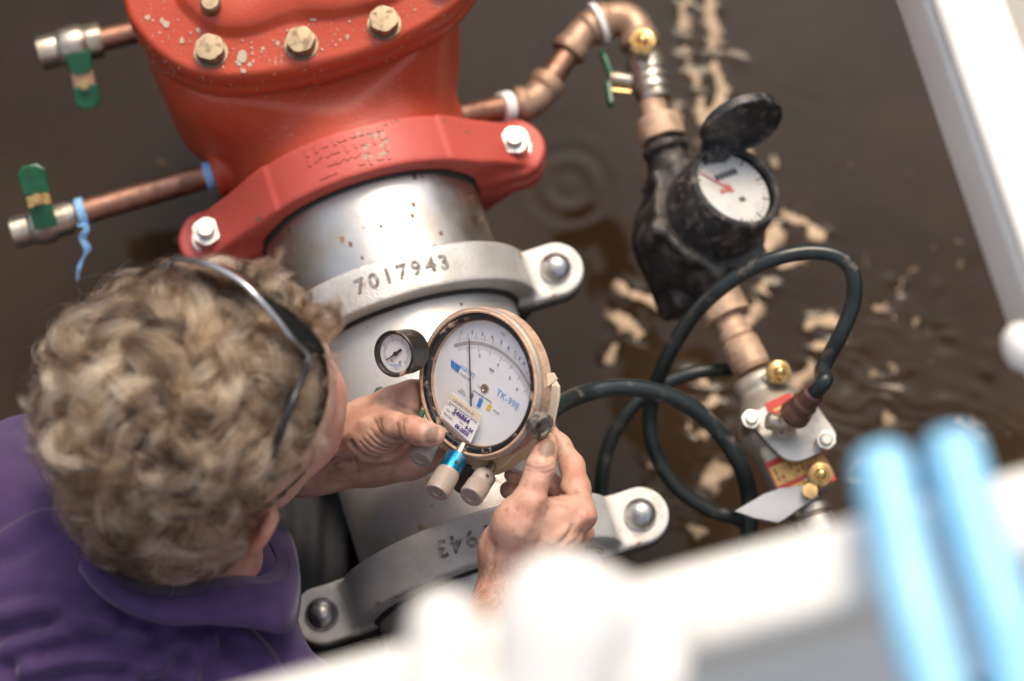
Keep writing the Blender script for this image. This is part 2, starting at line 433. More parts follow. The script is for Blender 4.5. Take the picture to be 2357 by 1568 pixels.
# ------------------------------------------------------------------ pit: water, walls, ground
ZW = -.30
def water():
    n1, n2 = 740, 700
    xs = np.linspace(-.60, .85, n1); ys = np.linspace(-.60, .80, n2)
    X, Y = np.meshgrid(xs, ys, indexing='ij'); P = np.stack([X.ravel(), Y.ravel(), 0 * X.ravel()], 1)
    def g(u, v, r, sx=1):
        c = Z(u, v, ZW); return np.exp(-(((P[:, 0] - c[0]) / (r * sx)) ** 2 + ((P[:, 1] - c[1]) / r) ** 2))
    mask = np.zeros(len(P))
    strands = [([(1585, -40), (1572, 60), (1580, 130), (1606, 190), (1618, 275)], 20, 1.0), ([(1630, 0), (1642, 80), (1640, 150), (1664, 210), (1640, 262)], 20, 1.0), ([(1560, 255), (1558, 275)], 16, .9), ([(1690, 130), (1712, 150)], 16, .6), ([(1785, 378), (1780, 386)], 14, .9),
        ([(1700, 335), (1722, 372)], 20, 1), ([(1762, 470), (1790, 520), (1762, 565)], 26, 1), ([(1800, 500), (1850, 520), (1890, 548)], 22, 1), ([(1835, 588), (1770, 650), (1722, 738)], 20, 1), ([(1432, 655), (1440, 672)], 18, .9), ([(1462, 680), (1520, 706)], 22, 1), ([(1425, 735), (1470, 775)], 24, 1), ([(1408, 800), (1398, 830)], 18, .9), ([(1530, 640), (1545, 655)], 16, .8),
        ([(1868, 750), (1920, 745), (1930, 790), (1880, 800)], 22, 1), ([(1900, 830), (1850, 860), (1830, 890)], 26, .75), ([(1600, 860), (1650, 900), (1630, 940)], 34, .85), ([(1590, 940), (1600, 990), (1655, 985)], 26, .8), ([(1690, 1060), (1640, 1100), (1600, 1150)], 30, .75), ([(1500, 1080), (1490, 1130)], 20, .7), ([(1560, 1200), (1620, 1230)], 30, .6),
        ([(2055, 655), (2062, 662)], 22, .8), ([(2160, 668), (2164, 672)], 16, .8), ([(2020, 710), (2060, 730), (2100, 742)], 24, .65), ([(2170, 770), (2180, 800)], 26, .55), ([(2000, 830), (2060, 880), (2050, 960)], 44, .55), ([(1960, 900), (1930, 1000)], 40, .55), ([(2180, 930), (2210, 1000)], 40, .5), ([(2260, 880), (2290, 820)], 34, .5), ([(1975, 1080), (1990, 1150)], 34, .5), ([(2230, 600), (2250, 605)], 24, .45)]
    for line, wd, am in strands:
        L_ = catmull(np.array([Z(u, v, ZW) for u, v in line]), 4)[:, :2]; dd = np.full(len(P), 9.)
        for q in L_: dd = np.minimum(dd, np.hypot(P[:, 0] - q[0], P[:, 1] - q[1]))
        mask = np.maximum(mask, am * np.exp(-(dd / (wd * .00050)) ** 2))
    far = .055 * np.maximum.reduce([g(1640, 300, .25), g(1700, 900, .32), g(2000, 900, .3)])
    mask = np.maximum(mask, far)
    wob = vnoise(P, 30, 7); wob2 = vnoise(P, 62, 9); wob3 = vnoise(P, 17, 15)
    ya, yb = Z(1178, 0, ZW)[1], Z(1178, 1100, ZW)[1]; fac = 1 + .95 * np.clip((ya - P[:, 1]) / (ya - yb), 0, 1.25)   # ripples shaped steeper towards the viewer so their faces catch the sun
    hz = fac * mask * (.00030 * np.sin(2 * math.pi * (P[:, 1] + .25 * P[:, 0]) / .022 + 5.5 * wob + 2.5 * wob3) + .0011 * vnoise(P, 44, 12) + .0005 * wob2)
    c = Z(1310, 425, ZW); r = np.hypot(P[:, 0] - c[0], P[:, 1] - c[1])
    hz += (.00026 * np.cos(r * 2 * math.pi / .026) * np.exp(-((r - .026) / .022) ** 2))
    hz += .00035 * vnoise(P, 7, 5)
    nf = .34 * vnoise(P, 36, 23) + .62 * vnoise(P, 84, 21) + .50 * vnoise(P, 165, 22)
    glints = mask * .86 + .74 * nf
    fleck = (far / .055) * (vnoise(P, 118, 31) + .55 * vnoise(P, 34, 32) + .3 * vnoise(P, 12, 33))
    glints = np.maximum(glints, fleck * .62)
    V_ = P; V_[:, 2] = ZW + hz
    i, j = np.meshgrid(np.arange(n1 - 1), np.arange(n2 - 1), indexing='ij'); a = (i * n2 + j).ravel()
    Q = np.stack([a, a + n2, a + n2 + 1, a + 1], 1)
    # broken strings of ripple glints, painted as matte tan patches
    fq = Q[(glints[Q].mean(1) > .58)]; used = np.unique(fq); ren = np.full(len(V_), -1); ren[used] = np.arange(len(used))
    fv = V_[used].copy(); fv[:, 2] += .0012 + .0012 * np.clip((glints[used] - .60) * 3, 0, 1); thin = np.clip((mask[used] - .35) / .55, 0, 1)  # weaker glints get the darker tan
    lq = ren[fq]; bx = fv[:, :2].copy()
    for it in range(4):                                    # round the edges off
        a2 = np.zeros_like(bx); n2 = np.zeros(len(bx))
        for i_, j_ in ((0, 1), (1, 2), (2, 3), (3, 0)):
            np.add.at(a2, lq[:, i_], bx[lq[:, j_]]); np.add.at(n2, lq[:, i_], 1); np.add.at(a2, lq[:, j_], bx[lq[:, i_]]); np.add.at(n2, lq[:, j_], 1)
        bx = .4 * bx + .6 * a2 / np.maximum(n2, 1)[:, None]
    fv[:, :2] = bx
    fm = mat('tan_glint', (.60, .45, .31), .75, second=(.50, .36, .235), scale=60, lo=.4, hi=.65, bump=.4, bscale=500)  # tan colour stands in for sunlit ripple faces
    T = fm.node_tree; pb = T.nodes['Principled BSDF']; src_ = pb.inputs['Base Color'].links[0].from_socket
    at_ = T.nodes.new('ShaderNodeAttribute'); at_.attribute_name = 'glint_level'; mx = T.nodes.new('ShaderNodeMix'); mx.data_type = 'RGBA'
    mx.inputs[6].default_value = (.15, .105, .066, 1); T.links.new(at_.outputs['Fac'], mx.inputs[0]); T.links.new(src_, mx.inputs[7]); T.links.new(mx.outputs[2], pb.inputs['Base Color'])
    fo = obj('glints', (fv, ren[fq]), fm, smooth=180, attrs={'glint_level': thin}); fo['kind'] = 'stuff'; fo['label'] = 'broken strings of ripple glints painted as tan patches on the muddy water'; fo['category'] = 'ripple glint'  # tan patches stand in for ripple glints
    # flat apron out to the walls
    v = [(-1.5, -1.3, ZW), (1.7, -1.3, ZW), (1.7, 1.35, ZW), (-1.5, 1.35, ZW), (-.60, -.60, ZW), (.85, -.60, ZW), (.85, .80, ZW), (-.60, .80, ZW)]
    b = len(V_); V_ = np.vstack([V_, v]); Q = np.vstack([Q, [[b, b + 1, b + 5, b + 4], [b + 1, b + 2, b + 6, b + 5], [b + 2, b + 3, b + 7, b + 6], [b + 3, b, b + 4, b + 7]]])
    m = mat('muddy_water', (.0210, .0120, .0056), .05, second=(.040, .0255, .0140), scale=3.4, lo=.35, hi=.68)
    m.node_tree.nodes['Principled BSDF'].inputs['IOR'].default_value = 1.33; m.node_tree.nodes['Principled BSDF'].inputs['Specular IOR Level'].default_value = .30
    o = obj('water', (V_, Q), m, smooth=180); o['kind'] = 'structure'
water()
def setting():
    zt = .80
    m = MB(); e = np.eye(3)
    for (cx, cy, hx, hy) in ((-1.58, 0, .08, 1.46), (1.78, 0, .08, 1.46), (.1, 1.42, 1.6, .08), (.1, -1.38, 1.6, .08)):
        o = obj('pit_wall', MB().box((cx, cy, (zt - .6) / 2 - .05), *e, hx, hy - (.003 if hx > 1 else 0), (zt + .5) / 2), M['concrete'], smooth=0); o['kind'] = 'structure'
    v = [(-40, -40, zt), (40, -40, zt), (40, 40, zt), (-40, 40, zt), (-1.66, -1.46, zt), (1.86, -1.46, zt), (1.86, 1.5, zt), (-1.66, 1.5, zt)]
    v = [(a, b, zt + .0) for a, b, _ in v]
    o = obj('ground', (np.array(v), [(0, 1, 5, 4), (1, 2, 6, 5), (2, 3, 7, 6), (3, 0, 4, 7)]), M['soil'], smooth=0); o['kind'] = 'structure'
    v = [(-1.5, -1.3, -.62), (1.7, -1.3, -.62), (1.7, 1.35, -.62), (-1.5, 1.35, -.62)]
    o = obj('pit_floor', (np.array(v), [(0, 1, 2, 3)]), M['soil'], smooth=0); o['kind'] = 'structure'
setting()

# ------------------------------------------------------------------ main pipe axis
m1 = (Z(480, 515, .04) + Z(1180, 335, .04)) / 2; m1[2] = 0
m3 = (Z(733, 1410, .03) + Z(1480, 1170, .03)) / 2; m3[2] = 0
EY = nrm(m1 - m3)                      # along the pipe, away from the viewer
EX = np.cross(EY, (0, 0, 1)); EZ = A((0, 0, 1))
def L(x, y, z): return m1 + EX * x + EY * y + EZ * z
def toL(v): return m1 + v[:, :1] * EX + v[:, 1:2] * EY + v[:, 2:] * EZ
RP = .0965
BOLT = .1385
Y2 = float((m3 - m1) @ EY)             # lower silver coupling
r2 = Z(1275, 605, .03) - m1; Y1 = float(r2 @ EY)   # upper silver coupling

def coupling_geo(y, half, kind):
    """upper and lower housing of a grooved coupling as two meshes"""
    out = []
    for up in (1, -1):
        B = BOLT; f = Field((-.19, y - .05, -.145), (.19, y + .05, .145), .0022)
        Ro = RP + .021
        def band(X, Y, Zz):
            rr = np.sqrt(X * X + Zz * Zz + 0 * Y)
            q0 = np.abs(rr - (RP + .0115)) - .0085; q1 = np.abs(Y - y) - (half - .0015) + 0 * rr
            d = np.sqrt(np.maximum(q0, 0) ** 2 + np.maximum(q1, 0) ** 2) + np.minimum(np.maximum(q0, q1), 0) - .0015
            return np.maximum(d, .0025 - up * Zz)
        f.put(band, (-.13, y - half, -.13), (.13, y + half, .13), 0)
        for s in (1, -1):
            zt = .014 if kind == 'silver' else .020; zb = .003
            za, zc = sorted((up * zb, up * zt))
            r0, r1 = (.023, .0245) if kind == 'silver' else (half * .92, .027)
            a2, b2 = A((s * .098, y)), A((s * B, y)); ba = b2 - a2; l2 = ba @ ba
            def lug(X, Y, Zz):
                dx, dy = X - a2[0], Y - a2[1]; t = np.clip((dx * ba[0] + dy * ba[1]) / l2, 0, 1)
                d2 = np.sqrt((dx - t * ba[0]) ** 2 + (dy - t * ba[1]) ** 2) - (r0 + (r1 - r0) * t) + .002
                q1 = np.abs(Zz - (za + zc) / 2) - (zc - za) / 2 + .002 + 0 * d2; d2 = d2 + 0 * Zz
                return np.sqrt(np.maximum(d2, 0) ** 2 + np.maximum(q1, 0) ** 2) + np.minimum(np.maximum(d2, q1), 0) - .002
            f.put(lug, (min(s * .07, s * .17), y - .03, za), (max(s * .07, s * .17), y + .03, zc), .008 if kind == 'silver' else .02)
            if kind == 'red':
                P1 = A((BOLT + .010, .020)); Rt = RP + .0213; be = math.atan2(P1[1], P1[0]) + math.acos(Rt / np.hypot(*P1)); cb, sb = math.cos(be), math.sin(be)
                def web(X, Y, Zz):
                    x = X * s; z = Zz * up; e = x * cb + z * sb - Rt + 0 * Y
                    e = np.maximum(e, .003 - z); e = np.maximum(e, Rt * cb - .004 - x); e = np.maximum(e, x - BOLT - .012)
                    e = np.maximum(e, np.abs(Y - y) - half + .0008); return e
                f.put(web, (min(s * .05, s * .16), y - half, min(up * .002, up * .11)), (max(s * .05, s * .16), y + half, max(up * .002, up * .11)), .006)
        f.cyl((0, y - .1, 0), (0, y + .1, 0), RP + .0012, 0, 0, op='d')
        v, q = f.mesh(2); out.append((v, q))
    return out

def digits(s, y, a0, da, size, R, flip, parent, m, ymid):
    """raised casting numerals bent round the housing"""
    mb = MB()
    for i, ch in enumerate(s):
        a = rad(a0 + i * da); n = A((math.sin(a), 0, math.cos(a))); tx = A((math.cos(a), 0, -math.sin(a))); ty = A((0, 1, 0))
        if flip: tx, ty = -tx, -ty
        v, f, v0_ = text_geo(ch, size, n * R + A((0, ymid, 0)), tx, ty, n, .0006, bold=.0005)
        o = obj('numeral', (toL(v), f), m, parent, smooth=0)

def coupling(y, half, kind, label, skip=(), group=None):
    t = thing('pipe_coupling', label, 'coupling', L(0, y, 0), group)
    (vu, qu), (vl, ql) = coupling_geo(y, half, kind)
    if kind == 'silver':
        def split(v, q, nm):
            c = v[q].mean(1); lug = (np.abs(c[:, 0]) > .112)
            # pads whiter than the band: brightness of their up-facing tops painted in
            for mask, mm, name in ((~lug, M['castgrey'] if y < -.2 else M['silver'], nm),):
                pass
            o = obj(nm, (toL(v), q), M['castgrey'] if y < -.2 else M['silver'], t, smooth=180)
            o.data.materials.append(M['padlit'])
            o.data.polygons.foreach_set('material_index', lug.astype(np.int32)); o.data.update()
        split(vu, qu, 'upper_housing')
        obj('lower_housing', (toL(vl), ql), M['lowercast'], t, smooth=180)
    else:
        obj('upper_housing', (toL(vu), qu), M['redcoup'], t, smooth=180)
        obj('lower_housing', (toL(vl), ql), M['redcoup'], t, smooth=180)
    obj('gasket', MB().lathe([(RP + .0005, -half - .002), (RP + .0045, -half - .002), (RP + .0045, half + .002), (RP + .0005, half + .002)], L(0, y, 0), EY, 64), M['rubber'], t, smooth=30)
    for s in (-1, 1):
        b = L(s * BOLT, y, 0)
        if kind == 'silver':
            g = MB().dome(b + EZ * .0139, EZ, .0142, .0125, 28, 8); g.cyl(b - EZ * .045, b + EZ * .0135, .008)
            o = obj('bolt', g, M['dome'], t, smooth=50)
            obj('nut', MB().hexa(b - EZ * .038, EZ, .024, .02), M['zinc'], o)
        else:
            o = obj('bolt', MB().cyl(b - EZ * .04, b + EZ * .046, .0075, ch=.0012), M['zinc'], t)
            obj('nut', MB().hexa(b + EZ * .0212, EZ, .0255, .0175, phase=.3 + s * .2), M['zinc'], o)
            obj('washer', MB().cyl(b + EZ * .0195, b + EZ * .0216, .0145), M['zinc'], o)
    return t
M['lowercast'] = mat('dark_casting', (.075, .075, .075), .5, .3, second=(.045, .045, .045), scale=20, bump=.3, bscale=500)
cr = coupling(0, .0215, 'red', 'red painted pipe coupling with hex nuts next to the red valve', group=None)
c1 = coupling(Y1, .0185, 'silver', 'pale silver pipe coupling with raised numerals 7017943 reading upright')
c2 = coupling(Y2, .0205, 'silver', 'darker grey pipe coupling with upside-down numerals below the held gauge')
M['numeral'] = mat('numeral_dirt', (.14, .13, .12), .7, .2, second=(.36, .35, .33), scale=160)
digits('7017943', Y1, -15, 5.9, .0175, RP + .0217, False, c1, M['numeral'], Y1 + .001)
digits('7017943', Y2, 19.8, -5.9, .0195, RP + .0217, True, c2, M['numeral'], Y2 + .001)
# worn raised casting marks on the red housing
mb = MB(); rr = random.Random(4)
for i in range(9):
    for j in range(4):
        a = rad(-19 + i * 3.9 + rr.uniform(-.6, .6)); yy = -.013 + j * .0085; n = A((math.sin(a), 0, math.cos(a))); tx = A((math.cos(a), 0, -math.sin(a)))
        if rr.random() < .2: continue
        an = rr.choice((0, math.pi / 2, .5)); e1 = tx * math.cos(an) + A((0, 1, 0)) * math.sin(an); e2 = np.cross(n, e1)
        g = MB().box(n * (RP + .0217) + A((0, yy, 0)), e1, e2, n, rr.uniform(.0022, .0038), rr.uniform(.0010, .0015), .0007)
        v, f = g.arrays(); mb.add(toL(v), f)
obj('casting_marks', mb, M['redcoup'], cr, smooth=0, kind='stuff')
mb = MB()
a = rad(-2); 
g = MB()
for k_ in range(26):
    a = rad(8 + rr.uniform(-6, 7)); yy = rr.uniform(-.010, .014); n = A((math.sin(a), 0, math.cos(a))); tx = A((math.cos(a), 0, -math.sin(a)))
    v, f = MB().dome(n * (RP + .0212) + A((0, yy, 0)), n, rr.uniform(.001, .0026), .0007, 7, 2).arrays(); g.add(toL(v), f)
obj('mud_flakes', g, M['mudflake'], cr, smooth=40, kind='stuff')

# pipe spools
def spool(y0, y1, m, label, extra=None):
    t = thing('pipe_spool', label, 'pipe', L(0, (y0 + y1) / 2, 0))
    obj('pipe_wall', MB().lathe([(RP - .008, 0), (RP, 0), (RP, y1 - y0), (RP - .008, y1 - y0)], L(0, y0, 0), EY, 96), m, t, smooth=30)
    return t
p1 = spool(Y1 + .002, -.002, M['stainless'], 'bare stainless pipe between the red and the pale silver coupling')
p2 = spool(Y2 + .002, Y1 - .002, M['pipepaint'], 'pale painted pipe under the gauge and hands')
p3 = spool(Y2 - .55, Y2 - .002, M['pipepaint'], 'pale pipe running out below the dark grey coupling')
# grit on the pipes
def grit(t, y0, y1, n, seed, m='mudflake', smin=.0006, smax=.0022, a0=-70, a1=70):
    rr = random.Random(seed); g = MB()
    for i in range(n):
        a = rad(rr.uniform(a0, a1)); nn = A((math.sin(a), 0, math.cos(a))); p = nn * (RP - .0002) + A((0, rr.uniform(y0, y1), 0))
        v, f = MB().dome(p, nn, rr.uniform(smin, smax), .0006, 6, 2).arrays(); v = v + (v - p) * A((rr.uniform(0, .6), rr.uniform(0, 1.2), 0)); g.add(toL(v), f)
    obj('mud_flakes', g, M[m], t, smooth=40, kind='stuff')
M['mudbrown'] = mat('brown_mud', (.16, .095, .05), .9)
grit(p1, Y1 + .02, -.02, 26, 3, 'mudbrown')
grit(p2, Y2 + .02, Y1 - .02, 30, 8, 'mudbrown', .0005, .0016)

# ------------------------------------------------------------------ red valve
ZC = .150
def valve():
    t = thing('check_valve', 'large red cast valve with a bolted oval cover', 'valve', L(0, .2, -.1))
    outl = [(288, 20), (322, 78), (366, 124), (425, 158), (490, 174), (570, 174), (700, 155), (850, 114), (985, 52), (1070, -15), (1120, -110), (1105, -240), (980, -330), (760, -350), (500, -330), (330, -240), (270, -110)]
    P = np.array([Z(u, v, ZC) for u, v in outl]); P = catmull_loop(P, 8); P[:, 2] = 0; c = P.mean(0)
    def lp(off, z):
        d = P - c; Ln = np.linalg.norm(d, axis=1)[:, None]; q = c + d * (Ln - off) / Ln; q[:, 2] = z; return q
    def sc(s, z):
        q = c + (P - c) * s; q[:, 2] = z; return q
    def tow(fr, z):
        q = lp(.058, z); q[:, :2] = c[:2] + (q[:, :2] - c[:2]) * fr; return q
    # cover with rounded edge and raised dome
    rings = [lp(.012, ZC - .0245), lp(.001, ZC - .0245), lp(0, ZC - .022), lp(0, ZC - .006), lp(.0018, ZC - .002), lp(.006, ZC), lp(.040, ZC - .0005), lp(.043, ZC + .0012), lp(.047, ZC + .007), lp(.051, ZC + .010), lp(.058, ZC + .0125), tow(.80, ZC + .0145), tow(.5, ZC + .0165), tow(.2, ZC + .017), tow(.02, ZC + .017)]
    cov = obj('cover', MB().rings(rings), M['red'], t, smooth=60)
    rings = [lp(.02, ZC - .050), lp(.004, ZC - .050), lp(.001, ZC - .047), lp(.001, ZC - .029), lp(.003, ZC - .0262), lp(.02, ZC - .0262)]
    obj('body_flange', MB().rings(rings), M['red'], t, smooth=60)
    obj('gasket', MB().rings([lp(.003, ZC - .0265), lp(.003, ZC - .024)], cap0=False, cap1=False), M['rubber'], t)
    # body
    f = Field(np.min(P, 0) - .05 + A((0, -.16, -.2)), np.max(P, 0) + A((.10, .12, ZC)), .0032)
    Cb = c.copy()
    f.cyl(L(0, -.006, 0), L(0, .09, 0), RP + .004, .003, 0)
    f.cyl(L(0, .02, 0), L(0, .14, 0), RP + .003, .003, .008, r2=.103)
    f.cyl(L(0, .09, 0), L(0, .40, 0), .104, .02, .015)
    # chamber under the cover: the cover's outline, shrunk
    M3 = np.array([EX, EY, EZ])
    cl = (Cb - m1) @ EY + .022
    f.ell(L(0, cl, .02), M3, (.136, .128, .2), .03)
    f.box(L(-.015, cl + .01, .03), M3, (.121, .112, .085), .05, .03)
    # side lobe low on the left and the outlet bosses
    f.cyl(L(-.108, .176, -.11), L(-.108, .176, .03), .030, .012, .015)
    br = Z(1050, 268, 0.0); bl = Z(497, 398, 0.0)
    f.cyl(br - EX * .05, br + EX * .004, .0225, .003, .006)
    f.cyl(bl + EX * .05, bl - EX * .003, .0225, .003, .006)
    # flat the top below the flange
    f.box(A((c[0], c[1], ZC + .06)), np.eye(3), (.4, .4, .105), .0, .0, op='d')
    v, q_b = f.mesh(2)
    obj('body', (v, q_b), M['red'], t, smooth=180)
    # cover bolts
    for i, (u, v_) in enumerate([(480, 102), (690, 84), (882, 37), (1020, -60)]):
        b = Z(u, v_, ZC + .017); b[2] = ZC
        g = MB().hexa(b + EZ * .0002, EZ, .0240, .0125, phase=.25 + i * .5, ch=.16)
        o = obj('bolt', g, M['goldbolt'], t)
        obj('washer', MB().cyl(b - EZ * .0006, b + EZ * .0012, .0142, 24), M['goldbolt'], o)
    ringb = lp(.021, ZC)
    back = [q for q in ringb if q[1] > Z(0, -70, ZC)[1] + .03]
    for i, q in enumerate(back[4::11]):
        o = obj('bolt', MB().hexa(q + EZ * .0002, EZ, .0240, .0125, phase=.2 + i * .7, ch=.16), M['goldbolt'], t)
        obj('washer', MB().cyl(q - EZ * .0006, q + EZ * .0012, .0142, 24), M['goldbolt'], o)
    b = Z(484, 6, ZC + .02); b[2] = ZC + .010
    o = obj('plug', MB().cyl(b - EZ * .002, b + EZ * .013, .0085, 16, ch=.0015), M['goldbolt'], t)
    # drops and dried mud on the cover and flange
    rr = random.Random(9); g = MB(); g2 = MB()
    for i in range(900):
        j = rr.randrange(len(P)); s = math.sqrt(rr.uniform(.25, 1)); q = c + (P[j] - c) * s; off = np.linalg.norm(P[j] - c) * (1 - s)
        if off > .075 or q[1] > c[1] + .02: continue
        if vnoise(q[None] + 3, 22, 2)[0] < rr.uniform(-.7, .5): continue
        z = ZC if off < .040 else (ZC + .0105 if off < .055 else ZC + .0128)
        if .038 < off < .054 or off < .007: continue
        r = rr.choice((.0005, .0007, .0009, .0013)) * rr.uniform(.8, 1.3)
        q[2] = z - .0001; g.dome(q, EZ, r, r * .6, 8, 3)
    for i in range(170):     # drops hanging on the rim
        j = rr.randrange(len(P)); q = P[j].copy()
        if q[1] > c[1] - .02: continue
        n = nrm(P[j] - c); q[2] = ZC - rr.uniform(.004, .045); r = rr.uniform(.0007, .0017)
        if abs(q[2] - (ZC - .0255)) < .003: continue
        g.dome(q - n * .0003, n, r, r * .7, 8, 3)
    vn = np.zeros_like(v); a4 = [v[q_b[:, i]] for i in range(4)]; fn = np.cross(a4[2] - a4[0], a4[3] - a4[1])
    for i in range(4): np.add.at(vn, q_b[:, i], fn)
    vn /= np.linalg.norm(vn, axis=1)[:, None] + 1e-12
    cand = np.where((vn[:, 2] > .25) & (((v - m1) @ EY) < .26) & (v[:, 2] > -.02))[0]
    for i in rr.sample(list(cand), min(420, len(cand))):
        r = rr.uniform(.0005, .0012); g.dome(v[i] - vn[i] * .0002, vn[i], r, r * .6, 7, 2)
    obj('water_drops', g, M['drop'], t, smooth=180, kind='stuff')
    for i, (u, v_, s) in enumerate([(560, 135, 1.9), (556, 122, 1.2), (559, 163, .9), (382, 55, 1.4), (374, 48, .9), (716, 38, 1.6), (735, 34, 1.2), (420, 92, 1.2), (640, 100, .7), (600, 70, .8), (520, 60, .8), (340, 40, .9), (730, 100, .7), (800, 84, .6), (575, 150, .8), (660, 118, .7), (455, 70, .7), (605, 112, .6), (760, 30, .9), (550, 145, 1.1)]):
        q = Z(u, v_, ZC); k_ = rr.randint(5, 8)
        poly = [(.0026 * s * rr.uniform(.45, 1.25) * math.cos(a_ * 2 * math.pi / k_), .0034 * s * rr.uniform(.45, 1.25) * math.sin(a_ * 2 * math.pi / k_)) for a_ in range(k_)]
        g2.prism(poly, q, EX, EY, EZ, -.0004, .0006 * s + .0002)
    obj('mud_flakes', g2, M['mudflake'], t, smooth=0, kind='stuff')
    return t
valve()
# ------------------------------------------------------------------ test cocks on the valve
def ball_valve_body(mb, a, d, r, n=20):
    """plated body: hex end, barrel, collar"""
    d = nrm(d); a = A(a)
    mb.hexa(a, d, r * 1.9, r * 1.0, phase=.2); mb.lathe([(r * .80, r * .9), (r * 1.02, r * 1.15), (r * 1.14, r * 1.5), (r * 1.14, r * 2.3), (r * 1.0, r * 2.6), (r * .9, r * 2.75)], a, d, n)
    mb.hexa(a + d * r * 2.7, d, r * 1.95, r * .75, phase=.5)
def lever(t, p0, p1, wd, up, bend, mats, stem_from):
    """a flat handle: vinyl sleeve, bare middle, stem nut"""
    x = nrm(A(p1) - A(p0)); y = nrm(np.cross(up, x)); z = np.cross(x, y); Lh = np.linalg.norm(A(p1) - A(p0))
    def strip(s0, s1, w0, w1, th, zo):
        poly = [(s0, -w0), (s1 - w1 * .5, -w1), (s1, -w1 * .5), (s1, w1 * .5), (s1 - w1 * .5, w1), (s0, w0)]
        return MB().prism(poly, A(p0) + z * zo, x, y, z, -th, th, min(th * .6, .0012))
    return strip, x, y, z, Lh

def cock_lower():
    z = 0.0
    a = Z(497, 400, z); b = Z(196, 487, z); d = nrm(b - a)
    t = thing('test_cock', 'copper stub with blue-taped joint and green lever valve standing upright, lower on the valve', 'valve', (a + b) / 2, 'test cocks on the red valve')
    obj('copper_pipe', MB().cyl(a + d * .001, b + d * .02, .0112, 28), M['copper'], t)
    g = MB().lathe([(.0116, 0), (.0126, .001), (.0124, .005), (.0128, .0075), (.0120, .0092)], a + d * .001, d, 20)
    obj('tape', g, M['bluetape'], t)
    q = b - d * .001
    g = MB().lathe([(.0118, 0), (.0134, .0012), (.0128, .004), (.0136, .006), (.0120, .0085)], q, d, 18)
    tail = catmull([q + d * .006 + EZ * .004 + V(.002, -.011, .004), Z(199, 525, .01), Z(190, 548, .005), Z(201, 575, -.002), Z(188, 600, -.01), Z(180, 625, -.015), Z(178, 645, -.02)], 6)
    tl = len(tail); wd = np.interp(np.arange(tl), [0, 6, 10, 20, tl], [.005, .0035, .0042, .003, .0008])
    R_ = []
    for i, p in enumerate(tail):
        ang = .9 * math.sin(i * .35); e = V(math.cos(ang), .2, math.sin(ang)); e = nrm(e)
        nn = nrm(np.cross(e, V(0, -1, 0)))
        R_.append(np.array([p - e * wd[i] + nn * .0004, p + e * wd[i] + nn * .0004, p + e * wd[i] - nn * .0004, p - e * wd[i] - nn * .0004]))
    g.rings(R_); obj('tape', g, M['bluetape'], t, smooth=60)
    c = Z(172, 495, z)
    g = MB().hexa(c, d, .026, .009, phase=.1); obj('collar', g, M['nickel'], t)
    c = Z(30, 538, z); bb = MB(); ball_valve_body(bb, c, -d, .0148); obj('valve_body', bb, M['nickel'], t)
    # upright lever above the barrel
    p0 = Z(103, 515, .022); p1 = Z(68, 380, .050)
    strip, x, y, zz, Lh = lever(t, p0, p1, .012, V(0, 0, 1), 0, None, None)
    h = obj('handle', strip(.016, Lh - .022, .0105, .0105, .0014, 0), M['brass'], t)
    obj('sleeve', strip(Lh - .026, Lh, .0115, .0125, .0026, 0), M['green'], h)
    obj('sleeve', strip(-.004, .019, .0100, .0100, .0024, -.001), M['green'], h)
    sc_ = p0 + x * (Lh * .45) + zz * .0014
    s = MB().hexa(sc_, zz, .0095, .005); s.cyl(sc_, sc_ + zz * .0075, .0026, 10); obj('stem_nut', s, M['brass'], h)
    st = p0 + x * .02
    obj('stem', MB().cyl(st - V(0, 0, .03), st, .005, 12), M['nickel'], t)
def cock_upper():
    z = -.03
    a = Z(345, 66, z); b = Z(250, 88, z); d = nrm(b - a)
    t = thing('test_cock', 'short copper stub with plated ball valve and drooping green lever, higher on the valve', 'valve', (a + b) / 2, 'test cocks on the red valve')
    obj('copper_pipe', MB().cyl(a - d * .045, b + d * .01, .0105, 28), M['copper'], t)
    c = Z(92, 124, z); bb = MB(); ball_valve_body(bb, c, -d, .0165); obj('valve_body', bb, M['nickel'], t)
    bb = MB().hexa(Z(236, 90, z), d, .027, .008, phase=.3); obj('collar', bb, M['nickel'], t)
    p0 = Z(182, 135, z + .010); p1 = Z(207, 250, z - .010)
    strip, x, y, zz, Lh = lever(t, p0, p1, .012, V(0, .3, 1), 0, None, None)
    h = obj('handle', strip(.010, Lh - .014, .0100, .0100, .0014, 0), M['bronze'], t)
    obj('sleeve', strip(Lh - .021, Lh, .0115, .0120, .0026, 0), M['green'], h)
    obj('sleeve', strip(-.006, .014, .0118, .0108, .0026, .001), M['green'], h)
    sc_ = p0 + x * (Lh * .52) + zz * .0014
    s = MB().hexa(sc_, zz, .009, .005); s.cyl(sc_, sc_ + zz * .008, .0026, 10); obj('stem_nut', s, M['brass'], h)
    obj('stem', MB().cyl(p0 + x * .003 - V(0, 0, .012), p0 + x * .003 + V(0, 0, .002), .0055, 12), M['nickel'], t)
cock_lower(); cock_upper()
# the small lever that peeps out behind the far hand
def cock_pipe():
    a = Z(862, 900, .108)
    t = thing('lever_valve', 'small valve on the pale pipe with only its green lever tip showing past the hand', 'valve', a)
    b = Z(930, 938, .105); x = nrm(b - a); y = nrm(np.cross(EZ, x)); zz = np.cross(x, y)
    poly = [(0, -.003), (.003, -.0055), (.045, -.006), (.045, .006), (.003, .0055), (0, .003)]
    obj('handle', MB().prism(poly, a, x, y, zz, -.0022, .0022, .0012), M['green'], t)
    obj('stem', MB().cyl(b + x * .012 - EZ * .020, b + x * .012, .005, 12), M['brass'], t)
cock_pipe()

